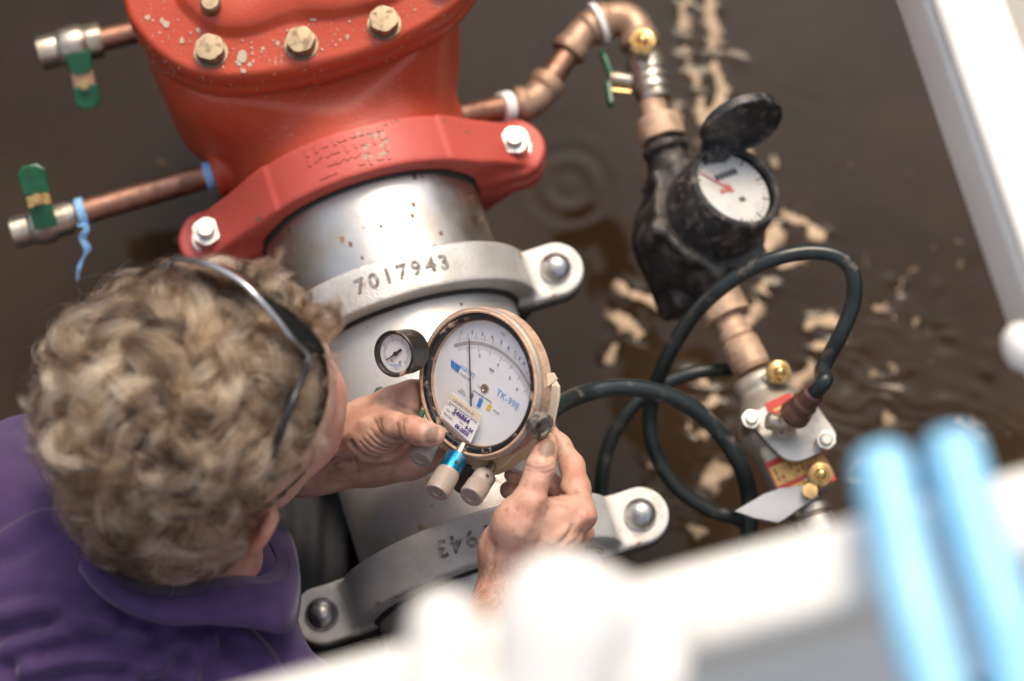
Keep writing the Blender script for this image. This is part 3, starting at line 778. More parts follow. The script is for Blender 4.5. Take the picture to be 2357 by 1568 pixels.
# ------------------------------------------------------------------ bypass line
ZB = -.02
def B(u, v, z=ZB): return Z(u, v, z)
def elbow(mb, P, r, n=18, lip=1.15):
    """smooth bend with lipped ends through the given points"""
    C_ = catmull(P, 8); m = len(C_); rr = np.full(m, r)
    rr[:6] = r * lip; rr[-6:] = r * lip; rr[6] = rr[-7] = r * (1 + lip) / 2; rr[0] = r * lip * .95; rr[-1] = r * lip * .95
    mb.tube(C_, rr, n)
t = thing('bypass_pipe', 'copper and bronze bypass pipe bending round from the red valve to the meter', 'pipe', B(1300, 150))
a = B(1055, 268, 0.0); b = B(1170, 246); c = B(1190, 241)
obj('copper_pipe', MB().cyl(a, c, .0112, 28), M['copper'], t)
d = nrm(b - a)
obj('tape', MB().lathe([(.0116, 0), (.0142, .0012), (.0138, .005), (.0144, .009), (.0138, .012), (.0118, .0132)], a + (c - a) * .70, d, 20), M['whitetape'], t)
g = MB(); elbow(g, [B(1190, 242), B(1222, 234), B(1245, 212), B(1266, 182)], .0145); obj('elbow', g, M['bronze'], t, smooth=60)
obj('copper_pipe', MB().cyl(B(1258, 192), B(1316, 112), .0112, 28), M['copper'], t)
g = MB(); elbow(g, [B(1306, 124), B(1325, 96), B(1345, 74), B(1372, 58)], .0145); obj('elbow', g, M['bronze'], t, smooth=60)
d = nrm(B(1388, 50) - B(1364, 60))
obj('tape', MB().lathe([(.0150, 0), (.0205, .0008), (.0202, .0060), (.0150, .0072)], B(1371, 58), d, 22), M['whitetape'], t)
g = MB(); elbow(g, [B(1376, 55), B(1410, 44), B(1442, 46), B(1466, 72), B(1474, 108)], .0160); obj('elbow', g, M['bronze'], t, smooth=60)
# ball valve with green tee handle
dv = nrm(B(1512, 250) - B(1478, 118))
t = thing('ball_valve', 'ribbed plated ball valve with a green tee handle seen edge on', 'valve', B(1492, 180))
g = MB().lathe([(.0150, 0), (.0150, .006), (.0165, .010), (.0178, .014), (.0178, .024), (.0166, .026), (.0178, .029), (.0178, .033), (.0162, .035), (.0172, .038), (.0172, .042), (.0150, .046)], B(1477, 112), dv, 26)
obj('valve_body', g, M['nickel'], t, smooth=25)
obj('end_ring', MB().hexa(B(1477, 112) + dv * .044, dv, .031, .008, phase=.3), M['nickel'], t)
sx = nrm(B(1390, 186) - B(1480, 196)); sp = B(1490, 190)
obj('stem', MB().cyl(sp + sx * .012, sp + sx * .034, .0068, 16, ch=.001), M['nickel'], t)
obj('stem', MB().cyl(sp + sx * .018 + dv * .012, sp + sx * .036 + dv * .012, .0028, 10), M['brass'], t)
hz = V(.05, 0, 1); g = MB()
hc = sp + sx * .036
for s in (1, -1):
    ex = nrm(dv * s + sx * .12); q = hc + ex * .004 + sx * (.0 if s > 0 else -.004)
    f_ = MB().prism([(0, -.006), (.020, -.008), (.025, -.004), (.025, .004), (.020, .008), (0, .006)], q, ex, hz, np.cross(ex, hz), -.0026, .0026, .0014); v_, ff = f_.arrays(); g.add(v_, ff)
obj('handle', g, M['green'], t)
def small_cock(name_lab, p, up, s=1.0, parent=None):
    """little brass cock: barrel plus gold hex cap facing up"""
    t = thing('vent_cock', name_lab, 'valve', p, 'small brass cocks on the bypass line')
    n = nrm(up)
    g = MB().lathe([(.0055 * s, -.016), (.0075 * s, -.012), (.0075 * s, -.004), (.0055 * s, 0)], p, n, 16); obj('barrel', g, M['nickel'], t)
    side = nrm(V(-.8, -.5, .1)); obj('spout', MB().cyl(A(p) - n * .007, A(p) - n * .007 + side * .013, .0046 * s, 14, ch=.001), M['nickel'], t)
    g = MB().hexa(A(p), n, .0185 * s, .006 * s, phase=.4); obj('cap', g, M['brass'], t)
    g = MB().lathe([(.0082 * s, .006 * s), (.0078 * s, .0072 * s), (.0066 * s, .0076 * s), (.0058 * s, .0066 * s), (.0046 * s, .0070 * s), (.0040 * s, .0095 * s), (.0026 * s, .0112 * s), (0, .0118 * s)], A(p), n, 24); obj('cap_screw', g, M['brass'], t, smooth=50)
    return t
small_cock('round brass cock cap on top of the bronze bend above the ribbed valve', B(1480, 100, ZB + .026), V(-.10, .22, 1), 1.25)
# union into the meter
t = thing('meter_union', 'dusty bronze hex union between the ribbed valve and the meter inlet', 'pipe fitting', B(1520, 290))
du = nrm(B(1530, 330) - B(1505, 245))
obj('tail_piece', MB().cyl(B(1500, 232), B(1516, 285), .0122, 22), M['bronzedust'], t)
obj('union_nut', MB().hexa(B(1513, 276), du, .042, .020, phase=.25, ch=.1), M['bronzedust'], t)
# ------------------------------------------------------------------ water meter
def meter():
    mc = W(1587, 556, 2.155)
    n = nrm(V(.375, .486, .788)); s = px(2.12)
    fa = nrm(B(1640, 660) - B(1535, 335))
    t = thing('water_meter', 'black water meter with its round lid flipped open over a white dial', 'meter', mc)
    di = W(1683, 437, 2.083)             # dial centre
    H = np.linalg.norm(di - mc)
    f = Field(mc - .12, mc + .13, .0024)
    f.ell(mc, frame(n), (.0525, .0525, .046), .01)
    f.cyl(mc - n * .01, mc + n * .045, .0520, .010, .006)
    f.cyl(mc + n * .036, mc + n * .045, .0550, .003, .002)
    inl = B(1531, 340); out = B(1650, 672)
    f.cone(inl - fa * .0, mc - fa * .01, .0165, .034, .014); f.cyl(inl - fa * .002, inl + fa * .006, .0215, .002, .002)
    f.cone(out, mc + fa * .01, .0165, .025, .010)
    x, y, _ = frame(n)
    for a_ in (205, 262, 322, 20, 80, 140):
        e = V(math.cos(rad(a_)), math.sin(rad(a_)), 0); e = nrm(e - n * (e @ n)); p = mc + n * .034 + e * .056
        f.cyl(p - n * .018, p + n * .011, .0085, .003, .006)
    f.box(mc - n * .020 + fa * .030, (fa, nrm(np.cross(n, fa)), n), (.030, .034, .018), .006, .006)
    v, q = f.mesh(2); obj('body', (v, q), M['black'], t, smooth=180)
    b0 = mc + n * .044
    g = MB().lathe([(.044, 0), (.0455, .004), (.0445, .020), (.0455, .024), (.0440, .034), (.0425, H - .044 + .004), (.0405, H - .044 + .006), (.0375, H - .044 + .006), (.0365, H - .044 + .001)], b0, n, 48, cap=(True, False))
    rg = obj('register_housing', g, M['blackdust'], t, smooth=30)
    ww = mat('register_dial', (.58, .58, .56), .5, second=(.46, .44, .40), scale=40, lo=.45, hi=.7)
    g = MB().cyl(di - n * .002, di + n * .0005, .0362, 48); dd = obj('dial', g, ww, t)
    redm = mat('needle_red', (.48, .11, .10), .5); ink = mat('dial_ink', (.06, .06, .07), .6)
    c = di + n * .0009; IN = lambda q_: q_ - n * (q_ @ n); e = V(-.86, .36, 0); e = nrm(e - n * (e @ n)); yv = np.cross(n, e)
    obj('needle', MB().prism([(-.006, -.0013), (.028, -.0006), (.028, .0006), (-.006, .0013)], c + IN(V(-.004, 0, 0)), e, yv, n, 0, .0005).cyl(c + IN(V(-.004, 0, 0)), c + IN(V(-.004, 0, 0)) + n * .0007, .0038, 16), redm, dd, smooth=0)
    obj('leak_dial', MB().prism([(-.003, -.002), (.003, -.002), (0, .0032)], c + IN(V(-.011, -.006, 0)), e, yv, n, 0, .0005), redm, dd, smooth=0)
    upd = nrm(V(-.35, .9, 0) - n * (V(-.35, .9, 0) @ n)); rt = np.cross(upd, n)
    g = MB()
    for i in range(40):
        a_ = i * math.pi / 20; q = c + .0325 * (math.cos(a_) * rt + math.sin(a_) * upd); er = math.cos(a_) * rt + math.sin(a_) * upd
        if i % 4: g.box(q, er, np.cross(n, er), n, .0014, .00035, .0002)
        else: g.box(q, er, np.cross(n, er), n, .0030, .0008, .0002)
    for k_ in range(5): g.box(c + rt * (.004 + (k_ - 2) * .0052) + upd * .0145, rt, upd, n, .0021, .0028, .0002)
    obj('dial_marks', g, ink, dd, smooth=0)
    g = MB().box(c + rt * .004 - upd * .012, rt, upd, n, .003, .0022, .0002); obj('marker', g, ink, dd, smooth=0)
    obj('glass', MB().lathe([(.0364, .0042), (.0364, .0046)], di, n, 40), M['glass'], t)
    # lid
    lc = W(1706, 287, 2.075); ln = nrm(V(.33, -.80, .48))
    obj('lid', MB().lathe([(.030, .001), (.0345, .001), (.0345, .0005), (.0358, .0045), (.0370, .0035), (.0370, -.004), (.0345, -.0065), (.02, -.0085), (0, -.009)], lc, ln, 44), M['blackdust'], t, smooth=40)
    hg = W(1645, 348, 2.09)
    obj('hinge', MB().box(hg, fa, np.cross(n, fa), n, .009, .011, .006, .002).cyl(hg + n * .003 - rt * .012, hg + n * .003 + rt * .012, .0032, 12), M['blackdust'], t)
    tip = W(1740, 226, 2.07); obj('lid_tab', MB().box(tip, V(.9, .3, 0), V(-.3, .9, 0), V(0, 0, 1), .008, .003, .003, .001), M['blackdust'], t)
meter()
# ------------------------------------------------------------------ downstream: nut, nipple, check valve with plate
t = thing('outlet_union', 'dusty bronze union and threaded nipple below the meter under the hose', 'pipe fitting', B(1680, 740))
do = nrm(B(1735, 850) - B(1655, 690))
obj('union_nut', MB().hexa(B(1652, 682), do, .042, .021, phase=.5, ch=.1), M['bronzedust'], t)
obj('nipple', MB().lathe([(.0125, 0), (.0130, .014), (.0150, .016), (.0150, .022), (.0138, .0235), (.0165, .026), (.0170, .050), (.0152, .054)], B(1672, 728), do, 24), M['bronzedust'], t, smooth=25)
def backflow():
    c = B(1806, 990, ZB)
    ax = nrm(B(1845, 1085) - B(1745, 880))
    t = thing('bypass_checkvalve', 'small plated check valve with a bolted steel plate and worn red and yellow label', 'valve', c)
    M['body2'] = mat('warm_plated_body', (.58, .52, .43), .42, .6, second=(.44, .37, .29), scale=50, lo=.45, hi=.7, bump=.2, bscale=600)
    f = Field(c - .125, c + .12, .0024)
    f.cyl(B(1738, 865), B(1790, 975), .0215, .002, .004); f.cyl(B(1741, 872), B(1752, 894), .0235, .002, .002)
    f.cyl(B(1790, 960), B(1850, 1110), .0225, .004, .006); f.cone(B(1795, 985), B(1812, 1010), .036, .034, .01)
    f.cyl(B(1850, 1100), B(1866, 1140), .0165, .002, .004)
    f.box(B(1785, 1160 - 50, ZB) * 0 + B(1832, 1085, ZB + .004), (ax, np.cross(EZ, ax), EZ), (.024, .026, .019), .004, .004)
    v, q = f.mesh(2); obj('body', (v, q), M['body2'], t, smooth=180)
    # plate
    zp = ZB + .042
    out = [(1722, 955), (1748, 940), (1790, 918), (1838, 908), (1872, 922), (1902, 962), (1926, 1000), (1914, 1026), (1880, 1046), (1840, 1062), (1806, 1056), (1776, 1030), (1738, 988), (1716, 972)]
    P = catmull_loop(np.array([Z(u, v_, zp) for u, v_ in out]), 5); o = P.mean(0)
    poly = [((p - o)[0], (p - o)[1]) for p in P]
    obj('cover_plate', MB().prism(poly, o, (1, 0, 0), (0, 1, 0), EZ, -.005, 0, .001), M['steel'], t)
    obj('gasket', MB().prism([(a * .985, b * .985) for a, b in poly], o - EZ * .0052, (1, 0, 0), (0, 1, 0), EZ, -.004, 0), M['black'], t)
    for i, (u, v_) in enumerate([(1729, 966), (1901, 1014)]):
        q = Z(u, v_, zp + .006); q[2] = zp
        g = MB().hexa(q, EZ, .0165, .0085, phase=.3 + i); g.cyl(q + EZ * .0085, q + EZ * .0115, .0052, 14, ch=.001); g.cyl(q - EZ * .026, q, .006, 10)
        obj('bolt', g, M['zinc'], t)
    # labels
    lr = mat('label_red', (.55, .045, .035), .55); ly = mat('label_yellow', (.66, .44, .12), .55, second=(.58, .30, .12), scale=160); lt = mat('label_text', (.42, .12, .06), .6)
    e1 = nrm(np.cross(EZ, ax)); e1 = e1 if e1[0] > 0 else -e1; e2 = np.cross(EZ, e1)
    q = Z(1843, 1085, ZB + .0262)
    lab = obj('label_plate', MB().box(q, e1, e2, EZ, .0245, .0185, .0004), lr, t, smooth=0)
    obj('label_band', MB().box(q + e2 * .0045 + EZ * .0006, e1, e2, EZ, .0235, .0085, .0002), ly, lab, smooth=0)
    obj('label_band', MB().box(q - e2 * .0125 + EZ * .0006, e1, e2, EZ, .014, .004, .0002), ly, lab, smooth=0)
    g = MB(); rr = random.Random(2)
    for row, (yy, n_, h_) in enumerate(((.0075, 9, .0030), (.0015, 9, .0022), (-.0055, 7, .0012), (-.0125, 6, .0022))):
        for i in range(n_):
            if rr.random() < .25: continue
            g.box(q + e1 * (-.02 + i * .0046) + e2 * yy + EZ * .0010, e1, e2, EZ, .0012, h_ * rr.uniform(.6, 1), .0001)
    obj('label_print', g, lt, lab, smooth=0, kind='stuff')
    zq = Z(1804, 945, zp + .0012); obj('label_sticker', MB().prism([(-.013, -.011), (.010, -.013), (.012, .012), (-.012, .012)], zq, e1, e2, EZ, -.0006, .0004), lr, t, smooth=0)
    g = MB()
    for i in range(3): g.box(zq - e2 * (i * .006 - .003) + EZ * .0008, e1, e2, EZ, .008, .0013, .0002)
    obj('label_band', g, ly, t, smooth=0)
    # hose connection on the plate
    q = Z(1805, 990, zp); f2 = W(1862, 915, 2.06)
    up = nrm(V(.45, .62, .62))
    g = MB().hexa(q - EZ * .001, EZ, .020, .008, phase=.2); obj('port_boss', g, M['nickel'], t)
    el = catmull([q + EZ * .004, q + EZ * .018, q + EZ * .018 + up * .014], 6); obj('port_elbow', MB().tube(el, .0085, 16), M['nickel'], t)
    obj('port_cock', MB().cyl(q + EZ * .016 + V(-.017, .004, .004), q + EZ * .017, .0075, 16, ch=.0015), M['nickel'], t)
    e0 = q + EZ * .018 + up * .010
    obj('port_bushing', MB().lathe([(.0125, 0), (.0135, .003), (.0125, .010), (.0115, .012), (.0115, .019), (.0098, .022), (.0095, .032), (.0078, .034)], e0, up, 22), M['brownplastic'], t, smooth=25)
    return e0 + up * .030, up
hose_port, hose_up = backflow()
small_cock('round brass cock cap standing beside the plated barrel above the steel plate', B(1790, 858, ZB + .028), V(.10, .12, 1), 1.15)
small_cock('round brass cock cap beside the red and yellow label', B(1884, 1092, ZB + .030), V(.10, .10, 1), 1.15)
t = thing('shutoff_valve', 'plated shut-off valve with a long grey lever near the white rail', 'valve', B(1870, 1200))
dn = nrm(B(1930, 1330) - B(1866, 1140))
obj('valve_body', MB().lathe([(.013, 0), (.016, .004), (.019, .008), (.019, .014), (.017, .016), (.019, .019), (.0195, .034), (.017, .038), (.0182, .042), (.0182, .062), (.015, .066), (.015, .12)], B(1855, 1150), dn, 26), M['nickel'], t, smooth=25)
hp = B(1862, 1135, ZB + .026); hq = B(1702, 1202, ZB + .030); x = nrm(hq - hp); y = np.cross(EZ, x); Lh = np.linalg.norm(hq - hp)
M['lever'] = mat('grey_lever', (.40, .41, .43), .5, .3, second=(.32, .33, .35), scale=30)
obj('lever', MB().prism([(-.006, -.006), (.010, -.010), (.020, -.013), (Lh * .55, -.014), (Lh, -.010), (Lh - .012, .0015), (Lh * .55, .0135), (.030, .013), (.012, .009), (-.006, .006)], hp, x, y, EZ, -.0015, .0015, .0007), M['lever'], t)
obj('lever_nut', MB().hexa(hp + EZ * .0015, EZ, .013, .007), M['brass'], t)
obj('stem', MB().cyl(hp - EZ * .02, hp, .005, 12), M['nickel'], t)

# ------------------------------------------------------------------ hoses
def hose(pts, r, label, n=10):
    C_ = catmull(np.array(pts), n); o = obj('hose', MB().tube(C_, r, 14), M['hose'], None, smooth=60, loc=C_.mean(0)); tag(o, label, 'hose', 'black hoses of the test kit'); return o
GD = 1.83                                # gauge depth
h0 = hose_port
hose([h0 - hose_up * .012, h0, h0 + hose_up * .02, W(1893, 850, 2.02), W(1935, 770, 2.01), W(1963, 700, 2.005), W(1966, 645, 2.0), W(1950, 606, 2.0), W(1912, 585, 2.0), W(1850, 581, 2.0), W(1775, 598, 2.0), W(1700, 635, 2.01), W(1640, 680, 2.02), W(1588, 737, 2.04), W(1548, 800, 2.06), W(1520, 860, 2.08), W(1503, 915, 2.10), W(1496, 960, 2.11), W(1500, 1010, 2.115), W(1516, 1060, 2.12), W(1552, 1115, 2.12), W(1600, 1155, 2.12), W(1650, 1180, 2.12), W(1690, 1190, 2.12), W(1722, 1212, 2.13), W(1732, 1245, 2.14)], .0067, 'black hose arching high from the brown bushing over the meter and down in a loop')
hose([W(1225, 975, 1.87), W(1262, 950, 1.905), W(1290, 930, 1.925), W(1340, 908, 1.965), W(1400, 894, 1.98), W(1460, 893, 1.99), W(1520, 905, 2.00), W(1580, 930, 2.01), W(1630, 968, 2.02), W(1672, 1015, 2.03), W(1704, 1070, 2.04), W(1722, 1130, 2.06), W(1726, 1190, 2.07), W(1722, 1250, 2.08), W(1712, 1300, 2.09)], .0075, 'black hose running from behind the gauge and curving down past the grey lever')
hose([B(1760, 838, ZB + .0), W(1720, 846, 2.14), W(1675, 850, 2.13), W(1610, 856, 2.125), W(1550, 874, 2.125), W(1500, 900, 2.125), W(1455, 937, 2.125), W(1420, 985, 2.13), W(1398, 1035, 2.135), W(1387, 1085, 2.14), W(1383, 1140, 2.15), W(1386, 1200, 2.16)], .0062, 'thin black hose bending down behind the grey coupling bolt')

# ------------------------------------------------------------------ gauge kit
def gauge():
    a = rad(37)
    n = nrm(V(-math.sin(a) * .9985, -math.sin(a) * .054, math.cos(a)))
    R0 = W(1099, 883, GD)                # centre of the front ring
    s = px(GD)
    ey0 = nrm(V(0, 1, 0) - n * (V(0, 1, 0) @ n)); ex0 = np.cross(ey0, n)
    th = rad(-30); ex = ex0 * math.cos(th) + ey0 * math.sin(th); ey = np.cross(n, ex)
    t = thing('pressure_gauge', 'large dusty tan round dial gauge held in both hands', 'gauge', R0 - n * .03)
    dust = mat('tan_dust_case', (.60, .41, .285), .85, second=(.42, .27, .185), scale=70, lo=.42, hi=.62, third=(.12, .10, .10), scale3=95, lo3=.63, hi3=.70, bump=.9, bscale=420, bdist=.0012)
    blk = mat('black_bezel', (.016, .017, .020), .35, second=(.40, .28, .20), scale=95, lo=.55, hi=.66, r2=.9)
    grey = mat('scuffed_rim', (.34, .31, .29), .55, .3, second=(.50, .34, .24), scale=220, lo=.45, hi=.6)
    q_ = .949
    def LT(prof, o, n_, m, cap=(False, False)): return MB().lathe([(r * q_, h * q_) for r, h in prof], o, n_, m, cap=cap)
    g = LT([(.050, -.0215), (.0575, -.0205), (.0602, -.0180), (.0608, -.0120), (.0612, -.0085), (.0612, -.006)], R0, n, 96, (True, False)); cs = obj('case', g, dust, t, smooth=40)
    obj('rim', LT([(.0612, -.006), (.0616, -.004), (.0612, -.0015), (.0596, -.0004), (.0590, -.0012)], R0, n, 96), grey, t, smooth=50)
    obj('front_ring', LT([(.0592, -.0025), (.0592, .0004), (.0580, .0012), (.0567, .0008), (.0562, -.004)], R0, n, 96), dust, t, smooth=50)
    obj('bezel', LT([(.0563, -.0024), (.0557, -.0002), (.0530, -.0001), (.0516, -.0012), (.0509, -.0068)], R0, n, 96), blk, t, smooth=40)
    obj('inner_lip', LT([(.0509, -.0040), (.0504, -.0040), (.0500, -.0068)], R0, n, 96), dust, t, smooth=40)
    obj('back', LT([(.0515, -.0218), (.0, -.0218)], R0, n, 48), dust, t)
    D = R0 - n * .0068 * q_                     # dial centre
    wm = mat('dial_white', (.80, .82, .86), .45, second=(.75, .77, .80), scale=40, lo=.4, hi=.7, third=(.46, .33, .23), scale3=85, lo3=.715, hi3=.76)
    dl = obj('dial', LT([(.0512, -.0015), (.0512, 0), (0, .00001)], D, n, 80), wm, t, smooth=30)
    # positions: photo px from dial centre -> plane
    def pl(x, y, h=.0003):                # coordinates in the detail crop used for measuring
        u = 949.4 + .18348 * x; v = 702 + .18348 * y
        return D + ex0 * ((u - 1111) * s / .799) + ey0 * (-(v - 883) * s) + n * h
    inkm = mat('ink_grey', (.17, .18, .20), .6); blue = mat('ink_blue', (.05, .22, .62), .5); pale = mat('ink_pale_blue', (.20, .40, .68), .55); yel = mat('ink_yellow', (.75, .50, .06), .5)
    bandm = mat('scale_band', (.36, .35, .36), .4); lite = mat('ink_light', (.42, .43, .46), .6)
    pc = pl(754, 1484, 0); Rs = np.linalg.norm(pl(740, 475, 0) - pc)
    def pol(aa, r, h=.0003): return pc + (ex0 * math.sin(rad(aa)) + ey0 * math.cos(rad(aa))) * r + n * h
    g = MB(); A_ = np.linspace(-16, 73, 60)
    def lim(aa, r): return np.linalg.norm(pol(aa, r, 0) - D) < .0485
    A_ = [q for q in A_ if lim(q, Rs)]
    g.rings([np.array([pol(q, Rs - .0011, .0002), pol(q, Rs + .0011, .0002), pol(q, Rs + .0011, .0005), pol(q, Rs - .0011, .0005)]) for q in A_])
    obj('scale_band', g, bandm, dl, smooth=0)
    g = MB(); g2 = MB()
    nums = []
    for i in range(60):
        aa = -13 + i * 1.42
        for r0, r1, big in ((Rs + .0018, Rs + .0046, i % 5 == 2), (Rs - .0048, Rs - .0020, i % 8 == 6)):
            if big: r1, r0 = (r1 + .0022, r0) if r0 > Rs else (r1, r0 - .0022)
            if not lim(aa, r1): continue
            er = ex0 * math.sin(rad(aa)) + ey0 * math.cos(rad(aa)); q = pol(aa, (r0 + r1) / 2)
            (g2 if big else g).box(q, er, np.cross(n, er), n, (r1 - r0) / 2, .00016 if big else .00012, .00008)
    obj('scale_ticks', g, lite, dl, smooth=0, kind='stuff'); obj('scale_ticks', g2, inkm, dl, smooth=0, kind='stuff')
    def txt(sx, x, y, size, m, ang=0, name='printing', align='CENTER', bold=0.00005, shear=0, base=None, h=.0004, sp=1):
        e1 = ex * math.cos(rad(ang)) + ey * math.sin(rad(ang)); e2 = np.cross(n, e1)
        v, f, _ = text_geo(sx, size, pl(x, y, h) if base is None else base, e1, e2, n, .00006, align, bold, shear, sp)
        return obj(name, (v, f), m, dl, smooth=0)
    for ch, x, y in (('1', 625, 352), ('2', 763, 350), ('3', 895, 370), ('4', 1014, 408), ('5', 1128, 470), ('6', 1217, 537), ('7', 1297, 604), ('8', 1356, 675), ('9', 1410, 742), ('2', 853, 640), ('4', 1083, 757), ('5', 1228, 918), ('6', 1315, 1055)):
        txt(ch, x, y, .0036, inkm, 22, 'numeral')
    txt('PSID', 1150, 372, .0022, lite); txt('BAR', 1004, 822, .0026, inkm)
    txt('WATTS', 690, 840, .0049, pale, 0, 'lettering', bold=0)
    txt('REGULATOR', 660, 905, .0018, lite, 0, 'lettering')
    txt('TK-99E', 1195, 1190, .0078, pale, 0, 'lettering', bold=0)
    txt('HIGH\nPRESSURE', 620, 1100, .0019, lite); txt('LOW', 840, 1030, .0019, lite); txt('BYPASS', 1050, 1345, .0020, lite)
    # the two leaning blue bars of the emblem
    def quad(pts, m, name, h=.0004, th=.0002):
        P4 = np.array([pl(x, y, h) for x, y in pts]); g = MB(); g.rings([P4, P4 + n * th]); return obj(name, g, m, dl, smooth=0)
    quad([(487, 690), (527, 720), (527, 818), (487, 785)], blue, 'emblem'); quad([(533, 728), (606, 775), (575, 855), (535, 825)], blue, 'emblem')
    quad([(842, 1172), (887, 1195), (845, 1300), (802, 1275)], blue, 'port_mark'); quad([(948, 1245), (995, 1270), (965, 1336), (926, 1315)], yel, 'port_mark')
    quad([(738, 1118), (772, 1130), (745, 1190), (709, 1170)], mat('ink_brown', (.22, .12, .12), .6), 'port_mark')
    for a_, b_ in (((765, 1078), (988, 1222)), ((765, 1078), (752, 1118)), ((876, 1150), (866, 1178)), ((988, 1222), (978, 1256))):
        p, q = pl(*a_), pl(*b_); e = nrm(q - p); obj('diagram_line', MB().box((p + q) / 2, e, np.cross(n, e), n, np.linalg.norm(q - p) / 2, .00022, .0001), inkm, dl, smooth=0)
    # needle
    p, q = pl(748, 1400, .0022), pl(742, 428, .0022); e = nrm(q - p); Ln = np.linalg.norm(q - p)
    obj('needle', MB().prism([(0, -.0007), (Ln * .35, -.00055), (Ln, -.0003), (Ln, .0003), (Ln * .35, .00055), (0, .0007)], p, e, np.cross(n, e), n, -.0003, .0003), mat('needle_dark', (.07, .08, .10), .5), t, smooth=0)
    sc_ = pl(912, 1052, 0)
    o = obj('zero_screw', MB().lathe([(.0036, 0), (.0036, .0008), (.0028, .0012), (.0022, .0012), (.0018, .0006), (0, .0006)], sc_, n, 20), M['nickel'], t)
    obj('glass', LT([(.0506, 0), (.0506, .0008)], D + n * .0040, n, 64, (True, True)), M['glass'], t)
    # calibration sticker, on the glass
    C4 = [(1048.5, 904.7), (1120, 957), (1090.6, 1021.3), (1020.4, 958.6)]
    off = n * .0054
    def pu(u, v): return D + ex0 * ((u - 1111) * s / .799) + ey0 * (-(v - 883) * s) + off
    P4 = np.array([pu(*q) for q in C4]); g = MB(); g.rings([P4[::-1], P4[::-1] + n * .0002]) if False else g.rings([P4, P4 + n * .00025])
    paper = mat('sticker_white', (.80, .80, .82), .5); cream = mat('sticker_cream', (.72, .62, .48), .6, second=(.62, .50, .38), scale=90)
    stk = obj('sticker', g, paper, t, smooth=0)
    def st(fx, fy): return (P4[0] * (1 - fx) + P4[1] * fx) * (1 - fy) + (P4[3] * (1 - fx) + P4[2] * fx) * fy + n * .0004
    g = MB(); g.rings([np.array([st(0, 0), st(1, 0), st(1, .24), st(0, .24)]), np.array([st(0, 0), st(1, 0), st(1, .24), st(0, .24)]) + n * .0001]); obj('sticker_heading', g, cream, stk, smooth=0)
    sx1 = nrm(P4[1] - P4[0]); sy1 = np.cross(n, sx1)
    pen = mat('ballpoint_ink', (.07, .03, .20), .6); prn = mat('sticker_print', (.20, .20, .26), .6)
    def stx(sx, fx, fy, size, m, bold, shear=0, sp=1):
        v, f, _ = text_geo(sx, size, st(fx, fy) + n * .0002, sx1, sy1, n, .00005, 'CENTER', bold, shear, sp); obj('writing', (v, f), m, stk, smooth=0)
    stx('CALIBRATION BY', .46, .17, .0030, prn, .00002); stx('American Instrument Service', .50, .32, .0026, prn, .00002)
    stx('546864', .50, .49, .0058, pen, .00016, .15); stx('6-24', .82, .665, .0042, pen, .00014, .2); stx('06-2025', .66, .86, .0044, pen, .00014, .2)
    stx('CAL', .08, .42, .0024, prn, 0); stx('Cal. Tech', .22, .62, .0024, prn, 0); stx('Date', .58, .67, .0022, prn, 0); stx('Due Date', .20, .80, .0024, prn, 0)
    # bolt on the case side
    bc = W(1246, 982, GD - .034); bn = nrm(V(.52, -.42, .62))
    o = obj('side_bolt', MB().lathe([(.0105, -.006), (.0105, .001), (.0092, .0022), (.0070, .0022), (.0062, .0004), (0, .0004)], bc, bn, 26), mat('dirty_bolt', (.30, .27, .23), .5, .6, second=(.08, .065, .05), scale=160, lo=.45, hi=.6), t)
    # manifold block behind and below
    yl = mat('aged_cream_block', (.66, .50, .30), .5, second=(.60, .52, .42), scale=24, lo=.4, hi=.65, third=(.33, .22, .15), scale3=110, lo3=.68, hi3=.73)
    bx = nrm(ex0 * .82 - ey0 * .57); by = np.cross(n, bx)
    dc = lambda u, v, dn=0: W(u, v, GD + dn)
    def hit(u, v, hgt):
        r = W(u, v, 1) - CAM; q0 = R0 + n * hgt; return CAM + r * (((q0 - CAM) @ n) / (r @ n))
    P = [hit(u, v, -.0215) for u, v in ((1000, 990), (1038, 1052), (1121, 1096), (1152, 1082), (1168, 1070), (1240, 994), (1256, 915), (1256, 890), (1243, 868), (1200, 830), (1060, 880))]
    o_ = np.mean(P, 0); poly = [((p - o_) @ ex0, (p - o_) @ ey0) for p in P]
    mf = obj('manifold_block', MB().prism(poly, o_, ex0, ey0, n, -.016, .0030, .0012), yl, t, smooth=20)
    obj('manifold_plate', MB().prism([(a_ * .97, b_ * .97) for a_, b_ in poly], o_ - n * .0005, ex0, ey0, n, -.021, -.0172, .001), yl, t, smooth=20)
    # knurled knobs
    knurl = bpy.data.materials.new('knurled_knob'); knurl.use_nodes = True; T = knurl.node_tree; b_ = T.nodes['Principled BSDF']
    tc = T.nodes.new('ShaderNodeTexCoord'); nz = T.nodes.new('ShaderNodeTexNoise'); nz.inputs['Scale'].default_value = 120; T.links.new(tc.outputs['Object'], nz.inputs[0])
    mx = T.nodes.new('ShaderNodeMix'); mx.data_type = 'RGBA'; mx.inputs[6].default_value = (.44, .33, .26, 1); mx.inputs[7].default_value = (.33, .31, .30, 1); T.links.new(nz.outputs[0], mx.inputs[0]); T.links.new(mx.outputs[2], b_.inputs['Base Color']); b_.inputs['Roughness'].default_value = .6; b_.inputs['Metallic'].default_value = .35
